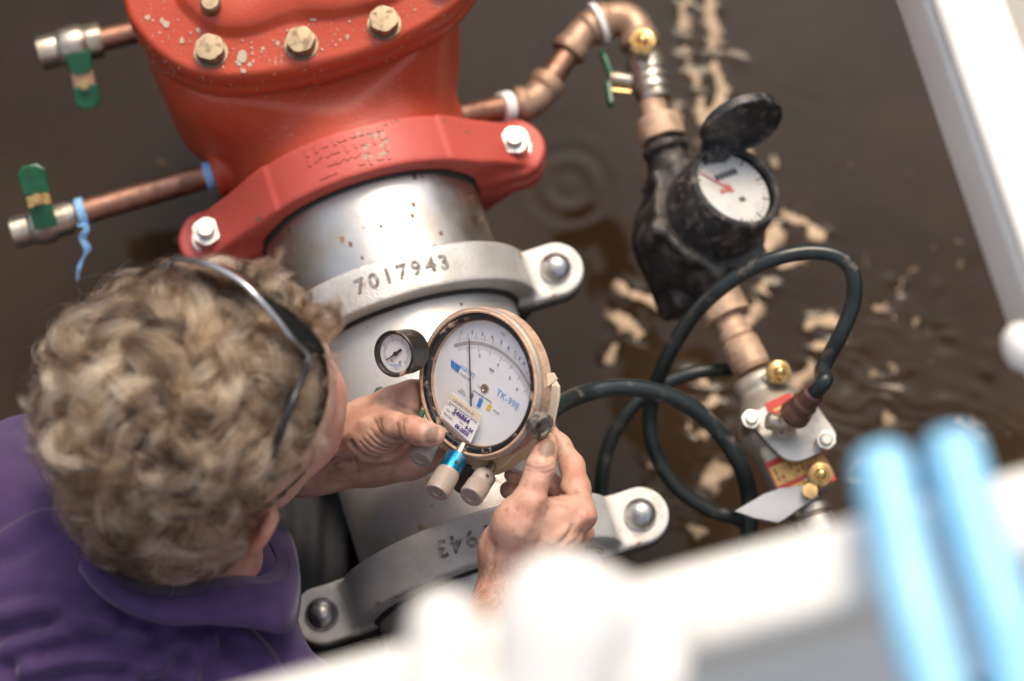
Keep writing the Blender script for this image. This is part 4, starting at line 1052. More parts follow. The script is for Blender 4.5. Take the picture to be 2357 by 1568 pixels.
    def knob(p0, p1, r, band, label):
        """stem, smooth collar with a pin hole, knurled grip made of raised diamonds"""
        p0, p1 = A(p0), A(p1); d = nrm(p1 - p0); Lk = np.linalg.norm(p1 - p0); k_ = thing if False else None
        kb = obj('knob', MB().lathe([(r * .96, Lk * .42), (r, Lk * .45), (r, Lk * .97), (r * .93, Lk), (r * .5, Lk), (r * .45, Lk * .96)], p0, d, 40), knurl, t, label=label)
        obj('knob_collar', MB().lathe([(r * .45, 0), (r * .9, .0), (r * .95, Lk * .03), (r * .95, Lk * .43)], p0, d, 36), band, kb)
        obj('stem', MB().cyl(p0 - d * .012, p0 + d * .001, r * .42, 14), M['nickel'], kb)
        x, y, z = frame(d); g = MB()
        # diamonds
        nu, nv = 26, 7; t0, t1 = Lk * .47, Lk * .95
        for i in range(nu):
            for j in range(nv):
                for half in (0, 1):
                    a_ = (i + .5 * half) * 2 * math.pi / nu; hh = t0 + (j + .5 + .5 * half) * (t1 - t0) / (nv + .5)
                    er = x * math.cos(a_) + y * math.sin(a_); et = np.cross(z, er); q = p0 + z * hh + er * (r - .0001); w_ = r * 2 * math.pi / nu * .42; l_ = (t1 - t0) / nv * .42
                    g.add([q + et * w_, q + z * l_, q - et * w_, q - z * l_, q + er * .00055], [(0, 1, 4), (1, 2, 4), (2, 3, 4), (3, 0, 4)])
        obj('knurling', g, knurl, kb, smooth=0, kind='stuff')
        er = nrm(V(.35, .25, 1) - d * (V(.35, .25, 1) @ d)); q = p0 + d * (Lk * .26) + er * r * .93
        obj('pin_hole', MB().cyl(q - er * .001, q + er * .0003, .0016, 12), M['black'], kb)
    bl = mat('anodised_blue', (.02, .26, .50), .28, .85, second=(.30, .27, .24), scale=70, lo=.52, hi=.66, r2=.7)
    pl_ = mat('plain_collar', (.42, .35, .30), .6, .35, second=(.30, .27, .25), scale=80)
    knob(dc(1052, 1052, .008), dc(1005, 1135, -.012), .0092, bl, 'knob with a blue anodised collar')
    knob(dc(1118, 1094, .010), dc(1083, 1145, -.008), .0092, pl_, None)
    knob(dc(985, 1020, .012), dc(966, 1058, .002), .0090, pl_, None)
    g = MB().lathe([(.0062, 0), (.0066, .002), (.0060, .004), (.0066, .006), (.0060, .008), (.0066, .010), (.0062, .014), (.0052, .016)], dc(1200, 1040, .034), V(-.25, -.9, .3), 20); obj('hose_nipple', g, mat('white_nylon', (.62, .58, .50), .5), t, smooth=25)
    g = MB().cyl(dc(1060, 1092, .05), dc(1075, 1105, .03), .012, 20); obj('lower_cock', g, M['black'], t)
    lv = MB().prism([(-.006, -.0035), (.004, -.0045), (.0055, .001), (.002, .0040), (-.006, .0035)], dc(1266, 872, -.024), V(.7, .7, 0), V(-.7, .7, .0), V(0, 0, 1), -.002, .002, .001); obj('side_lever', lv, yl, t)
    # small gauge on the side of the kit
    g0 = W(906, 815, GD + .005); gb = W(975, 795, GD + .045)
    n2 = nrm(g0 - gb); n2 = nrm(V(-.50, -.10, .86)); r2_ = 49 * s
    t2 = t
    pg = obj('small_gauge', MB().lathe([(.0130, -.026), (.0165, -.0245), (.0172, -.020), (.0172, -.004), (.0178, -.003), (.0180, -.0005), (.0172, .0006), (.0160, .0004), (.0150, -.0012), (.0146, -.0040)], g0, n2, 56, cap=(True, False)), mat('small_gauge_case', (.017, .016, .015), .4, second=(.36, .24, .16), scale=75, lo=.58, hi=.68, r2=.9), t, smooth=35, label='small black side gauge with a white face')
    d2 = g0 - n2 * .0040
    obj('small_dial', MB().lathe([(.0149, -.001), (.0149, 0), (0, .00001)], d2, n2, 48), wm, pg, smooth=30)
    yv = nrm(V(0, 1, 0) - n2 * (V(0, 1, 0) @ n2)); xv = np.cross(yv, n2)
    g = MB()
    for i in range(41):
        a_ = rad(205 - i * 6.2); er = xv * math.cos(a_) + yv * math.sin(a_); big = i % 8 == 0
        g.box(d2 + er * (.0106 if not big else .0102) + n2 * .0002, er, np.cross(n2, er), n2, .0008 if not big else .0013, .00013 if not big else .00022, .0001)
    obj('scale_ticks', g, lite, pg, smooth=0, kind='stuff')
    for ch, a_ in (('20', 150), ('40', 105), ('60', 60), ('80', 15)):
        er = xv * math.cos(rad(a_)) + yv * math.sin(rad(a_)); v, f, _ = text_geo(ch, .0026, d2 + er * .0128 + n2 * .0003, xv, yv, n2, .00004); obj('numeral', (v, f), lite, pg, smooth=0)
    v, f, _ = text_geo('PRESSURE\nPSI', .0024, d2 - yv * .0100 - xv * .001 + n2 * .0003, xv, yv, n2, .00004); obj('printing', (v, f), pale, pg, smooth=0)
    e = nrm(xv * -.86 - yv * .50); yy = np.cross(n2, e)
    obj('needle', MB().prism([(-.0062, -.0011), (-.002, -.0008), (.0105, -.0003), (.0105, .0003), (-.002, .0008), (-.0062, .0011)], d2 + n2 * .0012, e, yy, n2, -.0002, .0002).lathe([(.0017, -.0004), (.0017, .0010), (.0, .0013)], d2 + n2 * .0012, n2, 14), M['black'], pg, smooth=0)
    for q in (-.004, .003):
        obj('dial_screw', MB().dome(d2 + xv * (q + .000) - yv * (.0055 + (q > 0) * .001) + n2 * .0001, n2, .0011, .0006, 12, 3), M['nickel'], pg)
    obj('glass', MB().lathe([(.0150, 0), (.0150, .0006)], d2 + n2 * .0028, n2, 40), M['glass'], pg)
    obj('connection', MB().cyl(g0 - n2 * .024, W(1010, 850, GD + .05), .007, 16), M['brass'], t)
    return t
gauge()
# ------------------------------------------------------------------ the person
def person():
    t = thing('person', 'curly haired person in a purple polo shirt, bent over and holding the gauge', 'person', W(300, 1450, 1.95))
    GDp = GD
    # ---- head frame
    SC = W(474, 962, 1.735)
    f_ = nrm(V(.74, .48, -.47)); r_ = V(.52, -.85, 0); r_ = nrm(r_ - f_ * (r_ @ f_)); h_ = np.cross(r_, f_)
    MH = np.array([r_, f_, h_])
    def Hd(r, f, h): return SC + r_ * r + f_ * f + h_ * h
    parts = []
    # ---- hands, measured joint by joint
    def hand(chains, ells, lo, hi, h=.00115, k=.007):
        F_ = Field(lo, hi, h)
        for ch in chains:
            kk = ch[-1] if np.isscalar(ch[-1]) else k
            pts = [c for c in ch if not np.isscalar(c)]
            for a, b in zip(pts[:-1], pts[1:]):
                F_.cone(W(*a[:3]), W(*b[:3]), a[3] * px(a[2]), b[3] * px(b[2]), kk)
        for (u, v, d, ru, rv, rd, ang, kk) in ells:
            ca, sa = math.cos(rad(ang)), math.sin(rad(ang)); F_.ell(W(u, v, d), np.array([V(ca, sa, 0), V(-sa, ca, 0), V(0, 0, 1)]), (ru * px(d), rv * px(d), rd), kk)
        return F_.mesh(2)
    def uvd(P):
        q = P - CAM; d = q @ FWD; return 1178.5 + (q @ RGT) / d / K, 784 - (q @ UPV) / d / K, d
    def normals(v, q):
        n = np.zeros_like(v); a, b, c, d = (v[q[:, i]] for i in range(4)); fn = np.cross(c - a, d - b)
        for i in range(4): np.add.at(n, q[:, i], fn)
        return n / (np.linalg.norm(n, axis=1)[:, None] + 1e-12)
    def pdist(u, v, line):
        best = np.full(len(u), 1e9)
        for (x0, y0), (x1, y1) in zip(line[:-1], line[1:]):
            dx, dy = x1 - x0, y1 - y0; tt = np.clip(((u - x0) * dx + (v - y0) * dy) / (dx * dx + dy * dy + 1e-9), 0, 1)
            best = np.minimum(best, np.hypot(u - x0 - tt * dx, v - y0 - tt * dy))
        return best
    def inpoly(u, v, poly):
        c = np.zeros(len(u), bool); n = len(poly)
        for i in range(n):
            (x0, y0), (x1, y1) = poly[i], poly[i - 1]
            c ^= ((y0 > v) != (y1 > v)) & (u < (x1 - x0) * (v - y0) / (y1 - y0 + 1e-12) + x0)
        return c
    def detail(v, q, creases, bumps, nail, dmax):
        """skin folds, tendons and the nail, raised or sunk on the real surface"""
        n = normals(v, q); u, w_, d = uvd(v); facing = (n @ -FWD > .05) & (d < dmax)
        hgt = np.zeros(len(v)); red = np.zeros(len(v)); grime = np.zeros(len(v)); nl = np.zeros(len(v))
        for line, wd, dp in creases:
            L_ = catmull(np.array(line, float), 5); e = np.exp(-(pdist(u, w_, [tuple(p) for p in L_]) / wd) ** 2) * facing
            hgt -= dp * e; grime = np.maximum(grime, .8 * e)
        for line, wd, dp in bumps:
            e = np.exp(-(pdist(u, w_, line) / wd) ** 2) * facing; hgt += dp * e
        if nail is not None:
            ins = inpoly(u, w_, nail) & facing; ds = pdist(u, w_, nail + [nail[0]])
            nl = np.where(ins, np.clip(ds / 3.0, 0, 1), 0.0); hgt += np.where(ins, .00025, -.00045 * np.exp(-(ds / 3.0) ** 2) * facing)
            grime = np.maximum(grime, np.where(facing, np.exp(-(ds / 2.2) ** 2), 0) * .9)
        hgt += .00016 * vnoise(v, 210, 4) + .00012 * vnoise(v, 420, 6)
        return v + n * hgt[:, None], nl, grime
    ZL = lambda x, y: (713.5 + x * .19086, 851.6 + y * .19086)
    ZR = lambda x, y: (1058.7 + x * .29358, 966.7 + y * .29358)
    # left hand: thumb over the front ring, fingers behind the case
    el = (120, 1075, 2.03, 118)
    chains = [
        [(800, 1018, 1.890, 46), (868, 990, 1.865, 42), (908, 984, 1.845, 35), .016],
        [(908, 984, 1.845, 34), (950, 989, 1.826, 30.5), (975, 997, 1.822, 29), (999, 1002, 1.822, 26), .004],
        [(745, 1012, 1.910, 52), (840, 966, 1.890, 42), (905, 935, 1.880, 37), (948, 908, 1.880, 32), .014],
        [(948, 908, 1.880, 31), (1000, 893, 1.893, 27), (1050, 895, 1.912, 24), (1090, 905, 1.918, 21), .005],
        [(745, 1078, 1.925, 47), (850, 1074, 1.925, 36), (950, 1064, 1.915, 33), .016],
        [(950, 1064, 1.915, 33), (1012, 1056, 1.900, 26), (1062, 1046, 1.888, 22), .005],
        [(880, 1030, 1.925, 36), (985, 1030, 1.925, 28), (1040, 1022, 1.912, 24), .006],
        [(745, 1012, 1.910, 52), (690, 1030, 1.925, 60), (420, 1062, 1.975, 90), el, .02],
        [(745, 1078, 1.925, 47), (680, 1070, 1.935, 58), (420, 1062, 1.975, 90), .02],
        [(930, 955, 1.872, 22), (915, 1000, 1.868, 24), .016],
    ]
    ells = [(845, 1018, 1.900, 112, 62, .027, 12, .018), (858, 1012, 1.868, 70, 42, .016, -18, .016), (880, 1075, 1.915, 90, 30, .016, 4, .014)]
    v, q = hand(chains, ells, np.minimum(W(80, 1200, 2.1), W(80, 820, 1.78)) - .03, np.maximum(W(1120, 850, 1.78), W(1120, 1200, 2.1)) + .03, .00135)
    cre = [([ZL(*p) for p in l], w_, dp) for l, w_, dp in (
        ([(780, 600), (840, 740), (950, 830), (1090, 840)], 2.6, .0008), ([(730, 720), (830, 840), (960, 900), (1130, 880)], 2.3, .0008),
        ([(690, 780), (800, 890), (950, 945), (1140, 900)], 2.3, .0008), ([(640, 830), (760, 940), (930, 990), (1130, 930)], 2.3, .0008),
        ([(600, 870), (720, 990), (880, 1030), (1060, 980)], 2.2, .0007), ([(490, 870), (580, 1000), (710, 1075), (860, 1070), (1010, 1020), (1160, 890)], 5.0, .0024),
        ([(1125, 600), (1130, 690), (1140, 790)], 2.6, .0007), ([(1160, 590), (1170, 640)], 2, .0004), ([(1050, 660), (1070, 780), (1110, 840)], 3.2, .0008),
        ([(140, 1150), (250, 1090), (330, 1060)], 4, .0010), ([(290, 1150), (380, 1100), (480, 1090)], 4, .0010), ([(540, 1060), (580, 1180), (600, 1300)], 3, .0006),
        ([(860, 600), (850, 660), (880, 730)], 3, .0005), ([(1290, 520), (1180, 450), (1060, 400)], 5, .0010))]
    bmp = [([ZL(620, 640), ZL(850, 560), ZL(1000, 560)], 10, .0014), ([ZL(400, 800), ZL(640, 640)], 12, .0012), ([ZL(820, 400), ZL(1050, 300), ZL(1250, 210)], 12, .0010), ([ZL(120, 1000), ZL(420, 980)], 8, .0008)]
    nail = [ZL(*p) for p in ((1398, 715), (1440, 680), (1500, 672), (1552, 690), (1548, 760), (1535, 830), (1515, 885), (1450, 890), (1400, 860), (1384, 790))]
    v, nl, gr = detail(v, q, cre, bmp, nail, 1.99)
    u, w_, d = uvd(v); grime = np.clip(gr + .28 + .25 * (vnoise(v, 55, 8)), 0, 1)
    parts.append((v, q, nl, grime, np.zeros(len(v))))
    # right hand: thumb up against the case, index behind it
    er_ = (1010, 1840, 1.745, 150)
    chains = [
        [(1165, 1262, 1.815, 52), (1190, 1205, 1.800, 47), (1217, 1155, 1.795, 37), .016],
        [(1217, 1155, 1.795, 37), (1231, 1113, 1.797, 31), (1244, 1076, 1.800, 33), (1254, 1040, 1.806, 28), (1260, 1018, 1.812, 22.5), .004],
        [(1205, 1290, 1.825, 58), (1280, 1230, 1.815, 44), (1338, 1188, 1.822, 31), .014],
        [(1338, 1188, 1.822, 31), (1326, 1125, 1.842, 31.5), (1317, 1072, 1.858, 28), .006],
        [(1317, 1072, 1.858, 27), (1291, 1025, 1.866, 22), (1272, 998, 1.868, 17), .005],
        [(1313, 1152, 1.838, 25), (1318, 1130, 1.842, 25), .005],
        [(1215, 1300, 1.835, 56), (1290, 1262, 1.835, 38), (1338, 1226, 1.850, 28), .012],
        [(1338, 1226, 1.850, 28), (1300, 1140, 1.880, 27), (1245, 1092, 1.885, 24), (1182, 1092, 1.872, 22), .004],
        [(1215, 1310, 1.845, 52), (1285, 1285, 1.855, 34), (1318, 1258, 1.868, 27), .012],
        [(1318, 1258, 1.868, 27), (1268, 1168, 1.895, 26), (1210, 1130, 1.890, 24), (1172, 1128, 1.880, 22), .004],
        [(1240, 1182, 1.805, 24), (1290, 1182, 1.815, 24), (1325, 1180, 1.822, 24), .014],
        [(1165, 1300, 1.828, 53), (1150, 1420, 1.815, 64), (1110, 1560, 1.795, 84), er_, .02],
        [(1228, 1312, 1.832, 50), (1215, 1420, 1.82, 62), (1140, 1560, 1.795, 84), .02],
    ]
    ells = [(1232, 1240, 1.822, 82, 66, .021, 30, .018), (1150, 1268, 1.825, 34, 50, .018, 15, .014)]
    v, q = hand(chains, ells, np.minimum(W(850, 2000, 1.7), W(850, 930, 1.95)) - .03, np.maximum(W(1420, 930, 1.95), W(1420, 2000, 1.7)) + .03, .00135)
    cre = [([ZR(*p) for p in l], w_, dp) for l, w_, dp in (
        ([(525, 360), (600, 385), (680, 380), (735, 350)], 2.6, .0009), ([(520, 395), (600, 412), (680, 415), (725, 395)], 2.6, .0009), ([(560, 335), (640, 350), (710, 330)], 2, .0005),
        ([(790, 575), (840, 580), (900, 560)], 4, .0022), ([(690, 640), (760, 660), (880, 690)], 4, .0008), ([(880, 830), (850, 890), (800, 960)], 6, .0016), ([(960, 880), (920, 940), (850, 985)], 6, .0014),
        ([(600, 960), (580, 1030), (560, 1080)], 5, .0008), ([(430, 690), (470, 730)], 3, .0005), ([(690, 700), (680, 760)], 3, .0006), ([(270, 980), (262, 1060), (255, 1150)], 6, .0014))]
    bmp = [([ZR(600, 640), ZR(560, 760), ZR(480, 900)], 14, .0016), ([ZR(985, 745), ZR(1010, 760)], 12, .0020), ([ZR(960, 780), ZR(720, 960)], 12, .0014), ([ZR(640, 480), ZR(650, 620)], 8, .0010), ([ZR(940, 930), ZR(780, 1010)], 9, .0010)]
    nail = [ZR(*p) for p in ((612, 240), (622, 180), (650, 150), (705, 146), (745, 175), (752, 225), (735, 275), (680, 298), (632, 282))]
    v, nl, gr = detail(v, q, cre, bmp, nail, 1.90)
    u, w_, d = uvd(v); grime = np.clip(gr * .35 + .10 + .20 * vnoise(v, 50, 9) + np.where(d > 1.865, .25, 0), 0, 1)  # fingers lying deeper get an extra dark tone
    rd = .5 * np.exp(-((u - 1352) ** 2 + (w_ - 1190) ** 2) / 20 ** 2) + .35 * np.exp(-((u - 1325) ** 2 + (w_ - 1075) ** 2) / 26 ** 2)
    parts.append((v, q, nl, grime, rd))
    # ---- head, neck and trunk
    F_ = Field(np.minimum(W(-750, 2500, 2.1), W(-750, 600, 1.55)) - .05, np.maximum(W(1080, 2500, 1.6), W(1080, 600, 2.2)) + .05, .0040)
    F_.ell(Hd(0, -.004, .012), MH, (.077, .098, .100), .01)
    F_.ell(Hd(0, .035, -.072), MH, (.056, .062, .062), .03)
    F_.ell(Hd(0, .080, .004), MH, (.052, .020, .018), .015)
    F_.cone(Hd(0, .098, -.022), Hd(0, .122, -.055), .009, .014, .012)
    for s in (1, -1):
        F_.ell(Hd(s * .046, .070, -.040), MH, (.022, .022, .020), .02)
        F_.cone(Hd(s * .012, .110, -.058), Hd(s * .014, .108, -.060), .008, .008, .006)
        F_.ell(Hd(s * .031, .092, -.018), MH, (.014, .010, .009), .006, op='d'); F_.ell(Hd(s * .031, .083, -.018), MH, (.012, .012, .012), .002)
    F_.ell(Hd(0, .098, -.088), MH, (.024, .010, .006), .008); F_.ell(Hd(0, .096, -.099), MH, (.020, .010, .006), .008)
    F_.ell(Hd(0, .085, -.122), MH, (.024, .020, .018), .02)
    F_.cone(W(618, 1098, 1.775), W(690, 985, 1.785), .024, .026, .02); F_.cone(W(690, 985, 1.785), W(722, 900, 1.775), .026, .020, .02)
    # ears
    for s in (1, -1):
        ea = nrm(r_ * s * .55 - f_ * .80 + h_ * .05); eb = nrm(h_ - ea * (h_ @ ea)); ec = np.cross(ea, eb)
        c = Hd(s * .087, -.006, -.016)
        F_.ell(c, np.array([ec, ea, eb]), (.0090, .018, .032), .004)
        ring = [c + ea * (.004 + .0155 * math.cos(a_)) + eb * (.004 + .027 * math.sin(a_)) + ec * s * .0 for a_ in np.linspace(-.9, 3.4, 12)]
        for a, b in zip(ring[:-1], ring[1:]): F_.cone(a, b, .0050, .0050, .003)
        F_.ell(c - eb * .026 - ea * .002, np.array([ec, ea, eb]), (.007, .010, .010), .004)
        F_.ell(c + f_ * .008 + r_ * s * .004, np.array([r_, f_, h_]), (.006, .008, .014), .003, op='d')
    F_.cone(Hd(0, -.030, -.045), W(430, 1400, 1.86), .062, .062, .03); F_.cone(Hd(0, -.050, -.040), W(400, 1400, 1.85), .042, .042, .03)
    LS, RS = W(-40, 1268, 1.88), W(600, 1690, 1.82); NB = W(300, 1440, 1.86)
    for a, b, ra, rb in ((LS, NB, .047, .060), (NB, RS, .060, .050), (NB, W(-150, 2000, 1.90), .10, .13), (W(-80, 1400, 1.93), W(430, 1800, 1.90), .10, .10)): F_.cone(a, b, ra, rb, .04)
    F_.cone(LS, W(*el[:3]), .052, .040, .02); F_.cone(RS, W(*er_[:3]), .052, .042, .02)
    v, q = F_.mesh(2)
    u, w_, d = uvd(v); qh = (v - SC) @ MH.T
    ear = np.exp(-(((qh[:, 0] - .088) / .014) ** 2 + ((qh[:, 1] + .012) / .022) ** 2 + ((qh[:, 2] + .016) / .034) ** 2))
    fore = np.exp(-(((qh[:, 1] - .09) / .04) ** 2 + ((qh[:, 2] - .0) / .07) ** 2))
    neck = np.exp(-(((u - 545) / 80) ** 2 + ((w_ - 1300) / 60) ** 2))
    stub = np.clip((qh[:, 1] - .0) / .03, 0, 1) * np.clip((-.03 - qh[:, 2]) / .02, 0, 1)
    stub = np.maximum(stub, 1.3 * np.exp(-(pdist(u, w_, [(625, 1130), (670, 1085), (715, 1000)]) / 42) ** 2) * (d > 1.72))
    parts.append((v, q, np.zeros(len(v)), .10 + .35 * stub, np.clip(ear * 1.3 + .35 * fore + .35 * neck, 0, 1)))
    # ---- skin
    m = bpy.data.materials.new('skin'); m.use_nodes = True; T = m.node_tree; N = T.nodes; Lk = T.links; b = N['Principled BSDF']
    b.inputs['Roughness'].default_value = .50; b.inputs['Subsurface Weight'].default_value = .12; b.inputs['Subsurface Radius'].default_value = (1, .35, .2); b.inputs['Subsurface Scale'].default_value = .004
    def at(n_): a = N.new('ShaderNodeAttribute'); a.attribute_name = n_; return a.outputs['Fac']
    tc = N.new('ShaderNodeTexCoord')
    def noise(sc, det=4):
        x = N.new('ShaderNodeTexNoise'); x.inputs['Scale'].default_value = sc; x.inputs['Detail'].default_value = det; Lk.new(tc.outputs['Object'], x.inputs['Vector']); return x.outputs['Fac']
    def mix(f, a, c):
        x = N.new('ShaderNodeMix'); x.data_type = 'RGBA'; Lk.new(f, x.inputs[0])
        for i, k_ in ((6, a), (7, c)):
            if isinstance(k_, tuple): x.inputs[i].default_value = k_
            else: Lk.new(k_, x.inputs[i])
        return x.outputs[2]
    def rng(x_, a, c):
        r = N.new('ShaderNodeMapRange'); r.inputs[1].default_value = a; r.inputs[2].default_value = c; Lk.new(x_, r.inputs[0]); return r.outputs[0]
    def mul(a, c):
        r = N.new('ShaderNodeMath'); r.operation = 'MULTIPLY'; Lk.new(a, r.inputs[0])
        if isinstance(c, float): r.inputs[1].default_value = c
        else: Lk.new(c, r.inputs[1])
        return r.outputs[0]
    c1_ = mix(rng(noise(48), .38, .62), (.58, .355, .265, 1), (.50, .255, .185, 1))
    c1_ = mix(mul(rng(noise(230, 2), .60, .70), .45), c1_, (.34, .13, .08, 1))
    c1_ = mix(mul(at('red'), .75), c1_, (.56, .15, .10, 1))
    c1_ = mix(mul(at('grime'), rng(noise(95), .30, .62)), c1_, (.25, .15, .105, 1))
    c1_ = mix(mul(at('nail'), .85), c1_, (.20, .13, .095, 1))
    Lk.new(c1_, b.inputs['Base Color'])
    bn = N.new('ShaderNodeBump'); bn.inputs['Strength'].default_value = .35; bn.inputs['Distance'].default_value = .0006; Lk.new(noise(900, 3), bn.inputs['Height']); Lk.new(bn.outputs[0], b.inputs['Normal'])
    off = 0; VV = []; QQ = []; at_ = [[], [], []]
    for v, q, a, g_, r in parts:
        VV.append(v); QQ.append(q + off); off += len(v); at_[0].append(a); at_[1].append(g_); at_[2].append(r)
    obj('body', (np.concatenate(VV), np.concatenate(QQ)), m, t, smooth=180, attrs={'nail': np.concatenate(at_[0]), 'grime': np.concatenate(at_[1]), 'red': np.concatenate(at_[2])})
    # ---- shirt
    F_ = Field(np.minimum(W(-750, 2500, 2.1), W(-750, 900, 1.55)) - .05, np.maximum(W(1000, 2500, 1.6), W(1000, 900, 2.2)) + .05, .0040)
    e = .016
    for a, b_, ra, rb in ((LS, NB, .055, .068), (NB, RS, .068, .058), (NB, W(-150, 2000, 1.90), .11, .14), (W(-80, 1400, 1.93), W(430, 1800, 1.90), .11, .11)): F_.cone(a, b_, ra + e - .008, rb + e - .008, .05)
    for a, b_ in ((LS, W(*el[:3])), (RS, W(*er_[:3]))): F_.cone(a, a + (b_ - a) * .75, .060, .060, .03)
    v, q = F_.mesh(2); n = normals(v, q); u, w_, d = uvd(v)
    hg = np.zeros(len(v))
    # pulled folds fan out from the collar towards the far shoulder
    ang = np.arctan2(w_ - 1330, u - 300); rr_ = np.hypot(u - 300, w_ - 1330)
    fan = np.exp(-((rr_ - 190) / 130) ** 2) * np.clip((np.abs(ang) - 1.9) / .3, 0, 1)
    hg += .0022 * fan * np.sin(ang * 9 + 1.6 * vnoise(v, 9, 2)) 
    L1 = [[(20, 1500), (200, 1440), (330, 1470)], [(0, 1420), (120, 1400), (250, 1425)], [(430, 1480), (350, 1530), (280, 1600)], [(560, 1460), (600, 1500), (640, 1560)], [(0, 1250), (90, 1200), (150, 1190)], [(60, 1540), (250, 1510), (430, 1560)], [(480, 1475), (450, 1530), (440, 1600)]]
    for k_, l in enumerate(L1):
        e_ = pdist(u, w_, [tuple(p) for p in catmull(np.array(l, float), 5)]); hg += .0062 * np.exp(-(e_ / 22) ** 2) - .0040 * np.exp(-((e_ - 38) / 18) ** 2)
    hg += .0034 * vnoise(v, 11, 5) + .0014 * vnoise(v * A((1.4, .8, 1)), 38, 7)
    v = v + n * np.maximum(hg, -.010)[:, None]
    M['shirt'] = mat('purple_knit', (.036, .016, .078), .88, second=(.052, .025, .102), scale=35, lo=.35, hi=.65, bump=.5, bscale=1500, bdist=.0006, sheen=.25)
    sh = obj('shirt', (v, q), M['shirt'], t, smooth=180)
    top = [(600, 1334, 1.795), (540, 1330, 1.770), (480, 1338, 1.752), (390, 1352, 1.742), (300, 1330, 1.742), (232, 1275, 1.752), (190, 1190, 1.79), (210, 1100, 1.86), (330, 1080, 1.93), (470, 1120, 1.96), (590, 1210, 1.93), (640, 1290, 1.86)]
    midd = [(660, 1340, 1.786), (560, 1352, 1.751), (480, 1370, 1.731), (385, 1382, 1.719), (280, 1355, 1.721), (208, 1295, 1.745), (165, 1200, 1.80), (180, 1080, 1.87), (320, 1050, 1.95), (480, 1095, 1.98), (620, 1195, 1.95), (670, 1290, 1.86)]
    low = [(677, 1448, 1.766), (570, 1446, 1.737), (480, 1438, 1.726), (380, 1438, 1.715), (265, 1396, 1.722), (185, 1318, 1.748), (150, 1210, 1.82), (170, 1070, 1.88), (320, 1040, 1.97), (480, 1085, 2.0), (640, 1185, 1.97), (690, 1300, 1.87)]
    def ring3(pp): return catmull_loop(np.array([W(*p) for p in pp]), 7)
    a, b2, c = ring3(top), ring3(midd), ring3(low); ce = a.mean(0)
    inn = lambda x, s_: x + (x - ce) / np.linalg.norm(x - ce, axis=1)[:, None] * -s_ + V(0, 0, -s_ * .6)
    g = MB(); g.rings([inn(a, .002) - V(0, 0, .02), inn(a, .0015), a, a * .5 + b2 * .5 + V(0, 0, .0025), b2, b2 * .5 + c * .5 + V(0, 0, .001), c, inn(c, .0025), inn(b2, .003)], cap0=False, cap1=False)
    obj('collar', g, M['shirt'], sh, smooth=180)
    # ---- trousers
    F_ = Field(np.minimum(W(-700, 2600, 2.6), W(-700, 850, 1.75)) - .1, np.maximum(W(900, 850, 2.6), W(900, 2600, 1.8)) + .1, .006)
    for ch in ([(-150, 2080, 1.95, .145), (120, 1900, 1.98, .12)], [(100, 1900, 1.99, .11), (380, 1750, 2.02, .095), (630, 1330, 2.10, .085), (705, 1150, 2.24, .075), (690, 1150, 2.50, .065)], [(-100, 2000, 1.97, .11), (0, 1700, 2.02, .095), (130, 1180, 2.12, .085), (200, 1080, 2.30, .07), (200, 1150, 2.52, .065)]):
        for a, b_ in zip(ch[:-1], ch[1:]): F_.cone(W(*a[:3]), W(*b_[:3]), a[3], b_[3], .03)
    v, q = F_.mesh(1); n = normals(v, q); u, w_, d = uvd(v)
    v = v + n * (.005 * np.sin(u / 11 + 2 * vnoise(v, 7, 3)) * np.exp(-((w_ - 1250) / 200) ** 2) + .004 * vnoise(v, 18, 4))[:, None]
    obj('trousers', (v, q), mat('dark_work_cloth', (.010, .010, .012), .85, second=(.016, .018, .024), scale=12, bump=.3, bscale=700), t, smooth=180)
    # ---- hair
    HC = W(415, 966, 1.742)
    RS_ = A((.079, .100, .102)); RH = A((.104, .118, .120))
    rng_ = np.random.default_rng(5); nl_ = 2000; K_ = 44; ns = 20
    D = rng_.normal(size=(nl_ * 4, 3)); D /= np.linalg.norm(D, axis=1)[:, None]
    r0, f0, h0 = D.T
    lim = np.where(f0 > .15, .02 + .42 * np.clip(f0, 0, 1), -.10 - .70 * np.clip(-f0, 0, 1))   # hairline
    lim = np.where((np.abs(r0) > .75) & (np.abs(f0) < .3), .05, lim)
    keep = h0 > lim; D = D[keep][:nl_]; nl_ = len(D)
    wh = nrm(A((-.12, -.42, .88)))
    De = wh + .16 * rng_.normal(size=(90, 3)); De /= np.linalg.norm(De, axis=1)[:, None]; D = np.concatenate([D, De]); nl_ = len(D)
    seed1 = rng_.random(nl_); tl = .25 + .80 * rng_.random(nl_) ** .7; ln = (.060 + .050 * rng_.random(nl_)); amp = (.0048 + .0072 * rng_.random(nl_)) * np.where(rng_.random(nl_) < .35, .5, 1); wl = .032 + .028 * rng_.random(nl_); ph = rng_.random(nl_) * 6.28; hand_ = np.where(rng_.random(nl_) < .5, 1, -1)
    tw = rng_.normal(size=(nl_, 3)) * .35; tw[-90:] *= 6
    q = D.copy(); P = np.zeros((ns, nl_, 3)); NR = np.zeros((ns, nl_, 3)); FL = np.zeros((ns, nl_, 3))
    for s_ in range(ns):
        fl = q - wh; fl = fl - q * (fl * q).sum(1)[:, None]; fl /= np.linalg.norm(fl, axis=1)[:, None] + 1e-6
        fl = fl + .45 * np.cross(q, fl) + tw; fl = fl - q * (fl * q).sum(1)[:, None]; fl /= np.linalg.norm(fl, axis=1)[:, None] + 1e-6
        tt = s_ / (ns - 1); lift = np.clip(.10 + tl * (1 - (1 - tt) ** 2.2), 0, 1.05)
        rd3 = RS_ * (1 - lift[:, None]) + RH * lift[:, None]; ce3 = SC * (1 - lift[:, None]) + HC * lift[:, None]
        ph_ = ph + hand_ * 2 * math.pi * (tt * ln / wl); am = amp * np.clip(tt * 3.0, .1, 1)
        bi = np.cross(q, fl)
